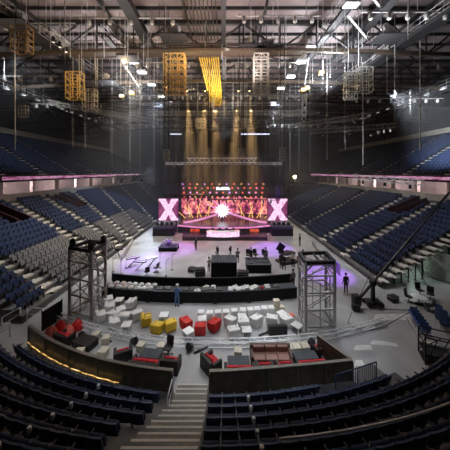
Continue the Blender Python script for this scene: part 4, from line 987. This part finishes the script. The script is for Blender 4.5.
for lab, px, py, rz in (('black chair left of the white table on the right floor', 409, 302, 210), ('black chair behind the white table, middle', 420, 295.5, 180), ('black chair behind the white table, right', 430.5, 299.5, 140), ('black chair right of the white table', 429.5, 311, 60)): desk_chair(lab, fl(px, py), R(rz))
def stack_chair(label, loc, rz, group, par=None):
    t = thing('stacking_chair', label, 'chair', loc, rz, group)
    MB().rbox((0, 0, .44), (.44, .42, .05), .02).build('seat', M['bluechair'], t); MB().rbox((0, -.22, .72), (.43, .05, .36), .02, tilt=R(8)).build('backrest', M['bluechair'], t)
    for sx in (-1, 1):
        for sy in (-1, 1): MB().tube([(sx * .19, sy * .19, 0), (sx * .19, sy * .19, .44)], .014, 5).build('leg', M['galv'], t)
    return t
ct = thing('chair_trolley', 'low trolley carrying a row of blue stacking chairs, right floor', 'trolley', fl(421, 334), R(-22)); MB().rbox((0, 0, .16), (.72, 3.0, .08), .02).build('deck', M['galv'], ct); MB().box((0, -1.2, .235), (.7, .5, .07)).build('tray', M['white'], ct)
for sx in (-1, 1):
    for sy in (-1, 1): MB().lathe((sx * .28, sy * 1.2, .07), [(.05, -.03), (.07, 0), (.05, .03)], 10, axis=(1, 0, 0)).build('caster', M['black'], ct)
base = fl(421, 334); dv = Vector((math.sin(R(22)), math.cos(R(22)), 0)); c0 = None
for i in range(7):
    loc = base + dv * (-.62 + .34 * i) + Vector((0, 0, .202)); lab = 'blue stacking chair riding on the trolley, %s from its front' % ORD[i]
    c0 = stack_chair(lab, loc, R(-22), 'blue chairs on the trolley') if c0 is None else copy_tree(c0, lab, loc, R(-22), 'blue chairs on the trolley')
b2 = fl(444, 330); s0 = None
for j in range(2):
    for i in range(5):
        loc = b2 + dv * (.62 * j - .2) + Vector((.0, 0, .16 * i)); lab = 'blue stacking chair in the %s stack at the right photo edge, %s from the floor' % (('nearer', 'further')[j], ORD[i])
        loc.z = .0 + .16 * i
        s0 = stack_chair(lab, loc, R(-70), 'stacked blue chairs at the edge') if s0 is None else copy_tree(s0, lab, loc, R(-70), 'stacked blue chairs at the edge')
t = thing('wire_cage', 'black steel lattice cage at the right edge behind the curved rail', 'cage', fl(439, 362), R(-24))
for sx in (-1, 1):
    for sy in (-1, 1): MB().box((sx * .75, sy * .5, .75), (.06, .06, 1.5)).build('post', M['black'], t)
for z in (.05, .55, 1.05, 1.48):
    for s in (-1, 1): MB().box((0, s * .5, z), (1.5, .05, .05)).build('rail', M['black'], t); MB().box((s * .75, 0, z), (.05, 1.0, .05)).build('rail', M['black'], t)
for i in range(3):
    for s in (-1, 1): MB().beam((-.75 + .5 * i, s * .5, .05 + .5 * (i % 2)), (-.25 + .5 * i, s * .5, 1.0 - .4 * (i % 2) + .4), .035).build('brace', M['black'], t)
MB().box((0, 0, .56), (1.45, .95, .03)).build('shelf', M['black'], t); MB().box((0, 0, .06), (1.45, .95, .03)).build('shelf', M['black'], t)
t = thing('louvred_screen', 'grey louvred panel standing at the end of the right bowl', 'screen', (20.6, 21.8, 0), R(-62)); mb = MB()
for i in range(16): mb.box((0, 0, .25 + .16 * i), (2.4, .12, .08), tilt=R(30))
mb.build('louvres', M['towersteel'], t)
for s in (-1, 1): MB().box((s * 1.2, 0, 1.4), (.08, .14, 2.8)).build('post', M['steel'], t)
for i in range(7):
    x = 14.2 + i * .86; h = side_z(i) - .32
    t = thing('support_post', 'steel post under the open end of the right bowl, %s from the floor corner' % ORD[i], 'post', (x, 20.75 + .22 * i, 0), 0, 'steel posts under the right bowl'); MB().box((0, 0, h / 2), (.08, .08, h)).build('post', M['steel'], t); MB().box((0, 0, .01), (.22, .22, .02)).build('base_plate', M['steel'], t)
    if i: MB().beam((-.86, -.2, max(.2, h - .5)), (0, 0, .2), .04).build('brace', M['steel'], t)
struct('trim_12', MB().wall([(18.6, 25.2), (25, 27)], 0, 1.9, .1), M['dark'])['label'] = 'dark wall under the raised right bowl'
point('under_bowl_lamp', (19.5, 23.2, 1.6), 60, (.75, 1, .85), .2)
t = thing('floor_cable', 'thin black cable curving over the right floor from the crane', 'cable'); MB().tube([tuple(fl(x, y, .02)) for x, y in ((352, 312), (348, 322), (356, 330), (372, 330), (392, 322), (410, 312), (418, 306))], .02, 5).build('cable', M['black'], t)
t = thing('work_light', 'small bright work light among the left corner seats', 'lamp', fl(41, 301, .0)); MB().tube([(0, 0, 0), (0, 0, .9)], .02).build('pole', M['black'], t); MB().lathe((0, 0, 1.0), [(.05, -.1), (.12, 0), (.05, .1)], 12).build('bulb', M['lampwarm'], t)

# ------------------------------------------------------------------ roof: trusses, catwalks, hung frames, lamps, cables
for j in range(8):
    y = 16 + 8.6 * j; t = thing('roof_truss', 'deep dark roof truss spanning the hall, %s from the near end' % ORD[j], 'roof truss'); t['kind'] = 'structure'
    zb = lambda x: 23.9 - (x / 46) ** 2 * 2.2
    xs = [-46 + 4 * i for i in range(24)]
    mb = MB(); [mb.beam((a, y, zb(a)), (b, y, zb(b)), .35, .40) for a, b in zip(xs[:-1], xs[1:])]; mb.build('bottom_chord', M['brownsteel' if j in (1, 2) else 'steel'], t)
    MB().beam((-46, y, 26.8), (46, y, 26.8), .35, .4).build('top_chord', M['steel'], t)
    mb = MB()
    for i, (a, b) in enumerate(zip(xs[:-1], xs[1:])): mb.beam((a, y, zb(a) if i % 2 else 26.7), (b, y, 26.7 if i % 2 else zb(b)), .16); mb.beam((b, y, zb(b)), (b, y, 26.7), .12)
    mb.build('web', M['steel'], t)
mb = MB()
for i in range(30): mb.box((0, 14 + 2.15 * i, 26.95), (92, .16, .3))
for i in range(12): mb.box((-44 + 8 * i, 45, 26.7), (.2, 62, .3))
struct('trim_13', mb, M['steel'])['label'] = 'roof purlins'
def catwalk(label, p, q, wd=1.1, m='steel', rm='galv', rail=1.1, hang=6):
    t = thing('catwalk', label, 'catwalk'); p, q = Vector(p), Vector(q); d = (q - p).normalized(); s = Vector((-d.y, d.x, 0)) * wd / 2
    MB().beam(p, q, wd, .10).build('walkway', M[m], t)
    for k in (-1, 1):
        mb = MB(); n = max(2, int((q - p).length / 1.6))
        for h in (rail, rail * .55): mb.tube([p + s * k + Z * h, q + s * k + Z * h], .03, 5)
        for i in range(n + 1): a = p.lerp(q, i / n) + s * k; mb.tube([a, a + Z * rail], .025, 4)
        mb.build('railing', M[rm], t); MB().beam(p + s * k, q + s * k, .10, .28).build('edge_beam', M[m], t)
    for i in range(hang):
        a = p.lerp(q, (i + .5) / hang)
        for k in (-1, 1): MB().tube([a + s * k, (a.x + s.x * k, a.y + s.y * k, 27.0)], .03, 4).build('hanger', M['towersteel'], t)
    return t
catwalk('amber lit catwalk crossing the hall in front of the yellow cables', (-17, 24.6, 23.4), (8.5, 24.6, 23.6), 1.2, 'brownsteel', 'brownsteel')
catwalk('dark catwalk crossing the hall further back', (-22, 43.5, 23.0), (22, 43.5, 23.0), 1.1)
catwalk('dark catwalk crossing above the stage front', (-20, 48.5, 22.4), (20, 48.5, 22.4), 1.0)
catwalk('long left catwalk with spotlight platforms', (-19.2, 14, 23.8), (-16.8, 58, 23.8), 1.2)
catwalk('long right catwalk with spotlight platforms', (19.2, 14, 23.8), (16.8, 58, 23.8), 1.2)
catwalk('outer left catwalk carrying a row of small lamps', (-33, 16, 22.6), (-30.5, 66, 22.6), 1.2)
catwalk('outer right catwalk carrying a row of small lamps', (33, 16, 22.6), (30.5, 66, 22.6), 1.2)
catwalk('inner left catwalk beside the roof lamps', (-12.9, 24, 25.0), (-12.9, 60, 25.0), .7, hang=8)
catwalk('inner right catwalk beside the roof lamps', (10.9, 15, 25.0), (10.4, 60, 25.0), .7, hang=8)
for sd, nm, lst in ((-1, 'left', [17 + 2.55 * i for i in range(15)]), (1, 'right', [17 + 2.55 * i for i in range(15)])):
    src = None
    for i, y in enumerate(lst):
        loc = (sd * (33 - .05 * (y - 16) - .75), y, 22.55); lab = 'small white lamp on the outer %s catwalk, %s from the near end' % (nm, ORD[i])
        if src is None:
            src = thing('flood_fixture', lab, 'lamp', loc, 0, 'small lamps along the outer %s catwalk' % nm); MB().rbox((0, 0, 0), (.5, .55, .34), .06).build('housing', M['galv'], src); MB().box((-sd * .22, 0, -.19), (.34, .46, .04)).build('lens', M['lampdim'], src)
        else: copy_tree(src, lab, loc, 0)
src = None
for i, (x, y, z) in enumerate(HOUSE):
    lab = 'bright white house floodlight under the roof, %s along the %s row' % (ORD[i if i < 7 else i - 7], 'right' if i < 7 else 'left')
    if src is None:
        src = thing('house_light', lab, 'lamp', (x, y, z), 0, 'bright house floodlights'); MB().rbox((0, 0, .1), (1.25, .75, .3), .05).build('housing', M['galv'], src); MB().box((0, 0, -.07), (1.12, .62, .04)).build('diffuser', M['lamp'], src); MB().tube([(0, 0, .25), (0, 0, 2.3)], .03, 5).build('drop_rod', M['steel'], src)
    else: copy_tree(src, lab, (x, y, z), 0)
# yellow cable run down the middle
t = thing('cable_bridge', 'broad run of yellow cables under the roof, hall centre', 'cable run')
for i in range(9):
    u = i / 8; MB().tube([(-2.95 + 2.15 * u, 25.4, 23.75), (-2.8 + 2.1 * u, 32, 23.5), (-2.6 + 2.0 * u, 40.4, 23.0)], .09, 6).build('yellow_cable', M['yellowcable'], t)
for i in range(6): MB().box((-1.85 + .03 * i, 26.5 + 2.6 * i, 23.94 - .11 * i), (2.6, .14, .12)).build('cross_bar', M['steel'], t)
t = thing('cable_bridge', 'dark pipes running under the roof towards the yellow cables', 'cable run')
for i in range(8): MB().tube([(-3.2 + .34 * i, 12, 24.4), (-3.0 + .32 * i, 23.8, 24.4)], .06, 6).build('pipe', M['rig'], t)
o = MB().beam((-.1, 12, 24.6), (-.2, 40, 24.2), .45, .6).build('steel_girder', M['rig']); tag(o, 'single thick black girder beside the yellow cables', 'girder')
t = thing('hoist_platform', 'gold lit hoist platform hanging where the yellow cables end', 'rigging platform', (-1.4, 42, 22.5))
MB().box((0, 0, 0), (3.6, 2.2, .16)).build('deck', M['brownsteel'], t); MB().rbox((0, -.4, .5), (1.2, .8, .8), .06).build('winch', M['yellowcable'], t)
mb = MB(); [mb.beam((-1.8 + .4 * i, -1.1, 0), (-1.8 + .4 * i, -1.1, .9), .05) for i in range(10)]; mb.beam((-1.8, -1.1, .9), (1.8, -1.1, .9), .06); mb.build('railing', M['gold'], t)
for s in (-1, 1): MB().tube([(s * 1.6, 0, 0), (s * 1.6, 0, 4.6)], .04, 5).build('hanger', M['steel'], t)
o = MB().beam((-8.6, 13, 25.4), (-8.9, 34, 25.2), .95, .75).build('air_duct', M['steel']); tag(o, 'big dark air duct running under the roof left of the yellow cables', 'duct')
o = MB().beam((14.5, 13, 25.6), (14.5, 30, 25.4), .8, .7).build('air_duct', M['steel']); tag(o, 'big dark air duct under the roof right of the right floodlights', 'duct')
# hung lattice frames
def hung_frame(label, px0, py0, px1, py1, z, m, rows=4, cols=2):
    a = up(px0, (py0 + py1) / 2, z); Y = a.y; W_ = (px1 - px0) * Y / FPX; H = (py1 - py0) * Y / FPX; D = W_ * .5
    t = thing('hung_lattice', label, 'hung frame', (a.x + W_ / 2, Y, z))
    mb = MB(); e = max(.06, W_ * .05)
    for y in (-D / 2, D / 2):
        for i in range(cols + 1): x = -W_ / 2 + W_ * i / cols; mb.box((x, y, 0), (e, e, H))
        for j in range(rows + 1): zz = -H / 2 + H * j / rows; mb.box((0, y, zz), (W_, e, e))
    for x in (-W_ / 2, W_ / 2):
        for j in range(rows + 1): mb.box((x, 0, -H / 2 + H * j / rows), (e, D, e))
    mb.build('frame', M[m], t); mb = MB()
    for i in range(cols):
        for j in range(rows):
            x0, x1 = -W_ / 2 + W_ * i / cols, -W_ / 2 + W_ * (i + 1) / cols; z0, z1 = -H / 2 + H * j / rows, -H / 2 + H * (j + 1) / rows
            mb.beam((x0, -D / 2, z0 if (i + j) % 2 else z1), (x1, -D / 2, z1 if (i + j) % 2 else z0), e * .6)
    mb.build('brace', M[m], t)
    for s in (-1, 1): MB().tube([(s * W_ * .4, 0, H / 2 - .1), (s * W_ * .4, 0, 27.05 - z)], .03, 4).build('hanger', M['steel'], t)
for f in (('gold lattice frame hanging at the upper left corner', 14, 28, 30, 52, 20.0, 'gold'), ('gold lattice frame hanging below the left spotlight platform', 68, 73, 82, 99, 20, 'gold'), ('silver lattice frame hanging beside the gold one at left', 84, 90, 96, 111, 19, 'silver'),
          ('tall gold and silver lattice frame left of the yellow cables', 165, 56, 185, 93, 20.5, 'gold', 6, 3), ('tall silver lattice frame right of the yellow cables', 254, 55, 268, 93, 20.5, 'silver', 6, 2),
          ('silver lattice frame hanging at right, lower one', 345, 73, 356, 99, 19.6, 'silver'), ('silver lattice frame hanging at right, upper one', 358, 68, 371, 92, 20.4, 'silver'), ('small pale lattice frame over the dark upper left deck', 20, 106, 27, 117, 17.5, 'silver', 3, 1),
          ('small silver frame above the stage, left of the platform', 196, 119, 205, 128, 18, 'silver', 3, 2), ('small silver frame above the stage, right of the platform', 242, 119, 249, 128, 18, 'silver', 3, 2),
          ('narrow ladder frame hanging over the left screen', 164, 150, 169, 160, 12.2, 'silver', 4, 1), ('narrow ladder frame hanging above the right screen', 280, 148, 285, 160, 12.4, 'silver', 4, 1), ('narrow ladder frame above the pale stage truss', 239, 149, 244, 157, 12.6, 'silver', 4, 1), ('narrow ladder frame left over the pale stage truss', 208, 149, 211, 158, 12.6, 'silver', 4, 1)):
    hung_frame(*f)
# follow spots on their platforms
def follow_spot(label, px, py, z, ax, plat=True):
    p = up(px, py, z); t = thing('follow_spot', label, 'spotlight', p)
    MB().box((0, 0, -.75), (2.6, 1.8, .12)).build('platform', M['steel'], t); MB().tube([(0, 0, -.7), (0, 0, -.1)], .06).build('stand', M['black'], t)
    MB().lathe((0, 0, .1), [(.2, -.75), (.28, -.6), (.28, .1), (.34, .2), (.40, .55), (.36, .58)], 14, axis=ax).build('barrel', M['galv'], t, True); MB().rbox((-.35, .1, -.35), (.5, .5, .6), .05).build('ballast', M['silver'], t)
    [MB().tube([(sx * 1.25, sy * .85, -.75), (sx * 1.25, sy * .85, 27 - p.z)], .03, 4).build('hanger', M['steel'], t) for sx in (-1, 1) for sy in (-1, 1)]
for f in (('follow spotlight on the platform at the top left', 16, 16, 24.2, (.8, .4, -.4)), ('follow spotlight on the left catwalk above the gold frame', 70, 61, 24.0, (.8, .4, -.3)), ('follow spotlight on the upper right platform', 389, 31, 24.2, (.8, .2, -.6)), ('follow spotlight on the right platform above the silver frames', 357, 51, 24.0, (.8, .2, -.6)),
          ('amber lamp unit hanging on the left catwalk', 107, 77, 23.4, (.3, -.8, -.3)), ('pale round fixture hanging left of the centre catwalk', 131, 52, 24, (.9, -.2, -.1)), ('pale round fixture above the crossing catwalk, right one', 269, 43, 24.6, (.9, -.2, -.1)), ('pale round fixture above the crossing catwalk, left one', 251, 41, 24.6, (.9, -.2, -.1)), ('pale fixture over the left end of the crossing catwalk', 174, 31, 24.8, (.9, -.2, -.1))):
    follow_spot(*f)
for i, (px, py, z) in enumerate(((132, 93, 21), (307, 88, 22), (321, 73, 22), (303, 90, 21.5), (122, 96, 21.5))):
    p = up(px, py, z); t = thing('amber_floodlight', 'small amber lit floodlight under the roof, %s of five' % ORD[i], 'lamp', p); MB().rbox((0, 0, 0), (.6, .4, .4), .05).build('housing', M['yellowcable'], t); MB().box((0, -.21, 0), (.5, .03, .3)).build('lens', M['lampwarm'], t); MB().tube([(0, 0, .2), (0, 0, 27 - z)], .03, 5).build('drop_rod', M['steel'], t)
point('amber_lamp', (-12, 27, 23.0), 420, (1, .62, .25), .3); point('amber_lamp', (-4.5, 30, 21.5), 480, (1, .72, .3), .3); point('amber_lamp', (-3, 22, 22.0), 420, (1, .65, .3), .3); point('amber_lamp', (8, 31, 21.5), 260, (1, .7, .35), .3); point('amber_lamp', (-15.5, 22, 20.5), 260, (1, .7, .3), .3)
# hung trusses in the middle distance
for f in (('long dark truss under the roof before the stage', (-17, 45, 22.2), (16, 45, 22.2), 'steel', .8, 6), ('second long dark truss under the roof, nearer and lower', (-14, 40.5, 21.0), (15, 40.5, 21.2), 'towersteel', .6, 6), ('pale sloping truss at the left under the roof', tuple(up(50, 31, 23.4)), tuple(up(69, 46, 22.6)), 'alu', .4, 2),
          ('silver truss hanging over the right side, sloping back', (10.6, 30, 20.6), (14, 40, 20.0), 'galv', .6, 3), ('pale truss hung over the front of the right bowl', (18.2, 32, 9.8), (23.0, 26, 9.25), 'alu', .6, 3), ('lattice truss at the far left under the roof', (-24, 40, 21.6), (-14, 48, 21.2), 'towersteel', .7, 3), ('lattice truss at the far right under the roof', (14, 50, 20.6), (26, 40, 20.6), 'towersteel', .8, 3), ('second lattice truss at the far right under the roof', (19, 50, 19.4), (32, 42, 19.2), 'towersteel', .8, 3), ('truss hanging at the left before the upper deck', (-26, 33, 20.8), (-17, 44, 20.6), 'towersteel', .5, 3), ('small dark truss with lamps hanging over the left ribbon', (-15.0, 31, 9.8), (-11.5, 33, 9.8), 'steel', .5, 2)):
    rig_bar(*f, ball=3)
t = thing('violet_batten', 'violet glowing light batten hanging right of centre, far back', 'lamp', up(255, 134, 18.3)); MB().rbox((0, 0, 0), (6.0, .3, .3), .05).build('batten', M['purple'], t); MB().box((0, -.16, -.05), (5.8, .03, .18)).build('lens', M['ledblue'], t); MB().tube([(0, 0, .1), (0, 0, 8.6)], .04, 5).build('drop_rod', M['steel'], t)
t = thing('white_batten', 'white glowing light batten hanging left of centre, far back', 'lamp', up(176, 134, 18.3)); MB().rbox((0, 0, 0), (2.4, .3, .25), .05).build('batten', M['galv'], t); MB().box((0, -.16, -.05), (2.2, .03, .16)).build('lens', M['ledblue'], t); MB().tube([(0, 0, .1), (0, 0, 8.6)], .04, 5).build('drop_rod', M['steel'], t)
# pipes with lamps hung below the roof
def lamp_pipe(label, p, q, n, m='towersteel', drop=3):
    t = thing('lighting_bar', label, 'lighting bar'); p, q = Vector(p), Vector(q); MB().tube([p, q], .06, 6).build('pipe', M[m], t)
    for i in range(n):
        a = p.lerp(q, (i + .5) / n); u = MB().lathe(a - Vector((0, 0, .42)), [(.12, -.22), (.19, -.14), (.19, .14), (.09, .36)], 8).build('lamp', M['towersteel'], t)
    for i in range(drop): a = p.lerp(q, (i + .5) / drop); MB().tube([a, (a.x, a.y, 27.0)], .035, 4).build('drop_rod', M['towersteel'], t)
for f in (('grey lamp bar above the upper left corner frame', (-27, 21, 24.4), (-14, 21, 24.4), 7), ('grey lamp bar left of the yellow cables, first bay', (-14, 21.5, 25.2), (-4, 21.5, 25.2), 5), ('grey lamp bar right of the yellow cables, first bay', (1, 21.2, 25.2), (9, 21.2, 25.2), 5),
          ('grey lamp bar right of the right floodlights, first bay', (11.5, 19, 24.0), (21, 19, 24.0), 6), ('grey lamp bar left of the yellow cables, second bay', (-12, 29, 24.6), (-4, 29, 24.6), 6), ('grey lamp bar right of the yellow cables, second bay', (.8, 29, 24.6), (9, 29, 24.6), 6),
          ('grey lamp bar across the third bay on the left', (-16, 37.5, 23.2), (-3.6, 37.5, 23.2), 9), ('grey lamp bar across the third bay on the right', (.6, 37.5, 23.2), (14, 37.5, 23.2), 9), ('grey lamp bar over the dark right deck, nearer', (21, 25, 22.5), (34, 25, 22.5), 7), ('grey lamp bar over the dark right deck, further', (19, 34, 21.6), (33, 34, 21.6), 8),
          ('grey lamp bar over the dark left deck, nearer', (-33, 27, 22.0), (-20, 27, 22.0), 7), ('grey lamp bar over the dark left deck, further', (-31, 36, 21.4), (-19, 36, 21.4), 7), ('lamp bar in the far haze left of the stage', (-20, 46.5, 20.2), (-8, 46.5, 20.2), 8), ('lamp bar in the far haze right of the stage', (8, 46.5, 20.2), (20, 46.5, 20.2), 8),
          ('lamp bar across the hall behind the hoist platform', (-9, 44.9, 20.8), (9, 44.9, 20.8), 12)):
    lamp_pipe(*f)
def diag_pipe(label, p, q, m, r=.09):
    t = thing('roof_brace', label, 'brace'); MB().tube([p, q], r, 6).build('tube', M[m], t); MB().lathe(p, [(r * 1.6, -.06), (r * 1.6, .06)], 8).build('clamp', M['steel'], t); MB().lathe(q, [(r * 1.6, -.06), (r * 1.6, .06)], 8).build('clamp', M['steel'], t)
for f in (('pale sloping tube under the roof at the upper right', (9.0, 16.5, 25.6), (12.8, 18.6, 24.2), 'alu'), ('second pale sloping tube under the roof at upper right', (11.2, 21, 25.4), (14.5, 23.0, 24.2), 'alu'), ('pale sloping tube by the amber floodlights at right', (10.6, 28.5, 25), (11.6, 33, 22.6), 'towersteel'), ('pale bent tube beside the left floodlights', (-13.4, 27.5, 25.2), (-12.6, 33, 22.9), 'towersteel'),
          ('dark red brace left of the yellow cables', (-7.5, 26.5, 23.8), (-3.4, 27.5, 25.6), 'maroon'), ('dark red brace right of the yellow cables', (6.2, 26.5, 23.8), (2.6, 27.5, 25.6), 'maroon'), ('dark steel strut sloping at the far right roof edge', (16, 24, 26), (23, 26, 22.6), 'steel'), ('dark steel strut sloping at the far left roof edge', (-16, 24, 26), (-24, 26, 22.6), 'steel')):
    diag_pipe(*f)
# long hanging cables and drop rods
CB = [(15, 50, 150, 22), (73, 100, 148, 26), (85, 112, 150, 28), (140, 100, 175, 30), (130, 60, 170, 32), (112, 95, 165, 30), (154, 90, 185, 34), (120, 0, 45, 20), (104, 0, 58, 20), (87, 0, 50, 20), (65, 0, 60, 20), (46, 0, 30, 20), (95, 20, 70, 24), (150, 20, 80, 26), (138, 10, 60, 24),
      (420, 35, 150, 24), (363, 55, 165, 26), (345, 90, 150, 27), (327, 80, 160, 30), (310, 100, 172, 33), (299, 60, 170, 33), (290, 70, 175, 36), (318, 10, 60, 22), (345, 0, 55, 20), (362, 0, 45, 20), (381, 0, 30, 19), (332, 0, 70, 22), (408, 0, 40, 18), (306, 20, 90, 26), (280, 95, 175, 38), (233, 40, 130, 34), (245, 50, 130, 34), (262, 60, 120, 34), (224, 90, 160, 38), (213, 110, 160, 38), (238, 110, 165, 38), (256, 105, 160, 38), (188, 100, 160, 38), (176, 105, 165, 38), (198, 120, 180, 40), (273, 0, 40, 22), (251, 0, 42, 22), (286, 0, 60, 24), (222, 0, 60, 24), (395, 60, 120, 26)]
_r = random.Random(3)
CB += [(_r.uniform(78, 160), 0, _r.uniform(40, 100), _r.uniform(22, 32)) for _ in range(34)] + [(_r.uniform(292, 400), 0, _r.uniform(35, 95), _r.uniform(21, 32)) for _ in range(34)] + [(_r.uniform(225, 292), 0, _r.uniform(40, 95), _r.uniform(24, 34)) for _ in range(14)] + [(_r.uniform(150, 300), 100, _r.uniform(140, 168), _r.uniform(35, 48)) for _ in range(16)] + [(_r.uniform(20, 80), 0, _r.uniform(20, 60), _r.uniform(19, 26)) for _ in range(12)]
for i, (px, y0, y1, Y) in enumerate(CB):
    x = (px - 225) * Y / FPX; z1 = min(27.1, CAM_Z + (HORIZON - y0) * Y / FPX); z0 = CAM_Z + (HORIZON - y1) * Y / FPX
    if y0 == 0 or y0 > 80: z1 = 27.1
    z1 = 27.1
    o = MB().tube([(x, Y, z0), (x, Y, z1)], .028 if px not in (15, 420, 363) else .05, 5).build('hoist_cable', M['cable' if i % 3 else 'galv'])
    tag(o, 'thin steel rigging cable hanging straight down from the dark roof', 'cable', 'rigging cables hanging from the roof')

for i, (y, h) in enumerate(((63.5, 1.2), (66, .9), (68.6, 1.3), (72, .8))):
    t = thing('booth_window', 'small lit booth window high on the dark right wall, %s from the near end' % ORD[i], 'window', (46.8, y, 22.4)); MB().box((0, 0, 0), (.3, .8, h + .2)).build('surround', M['steel'], t); MB().box((-.17, 0, 0), (.04, .6, h)).build('glass', M['lampdim'], t)
# ------------------------------------------------------------------ haze that hangs in the hall
hz = bpy.data.materials.new('hall_haze'); hz.use_nodes = True; nt = hz.node_tree; nt.nodes.clear()
out = nt.nodes.new('ShaderNodeOutputMaterial'); vs = nt.nodes.new('ShaderNodeVolumeScatter'); vs.inputs['Density'].default_value = .0035; vs.inputs['Anisotropy'].default_value = .25; vs.inputs['Color'].default_value = (.95, .95, 1, 1)
nt.links.new(vs.outputs[0], out.inputs['Volume'])
hz2 = hz.copy(); MATS['smoke'] = hz2; hz2.node_tree.nodes['Volume Scatter'].inputs['Density'].default_value = .03
o = MB().box((0, 40.4, 13.5), (22, 2.2, 14)).build('stage_smoke', hz2); tag(o, 'drifting stage smoke lit amber by the beam lamps above the stage', 'smoke', None, 'stuff')
o = MB().box((0, 49.5, 13.6), (90, 47, 25)).build('haze', hz); tag(o, 'thin smoke haze hanging through the far half of the hall', 'haze', None, 'stuff')
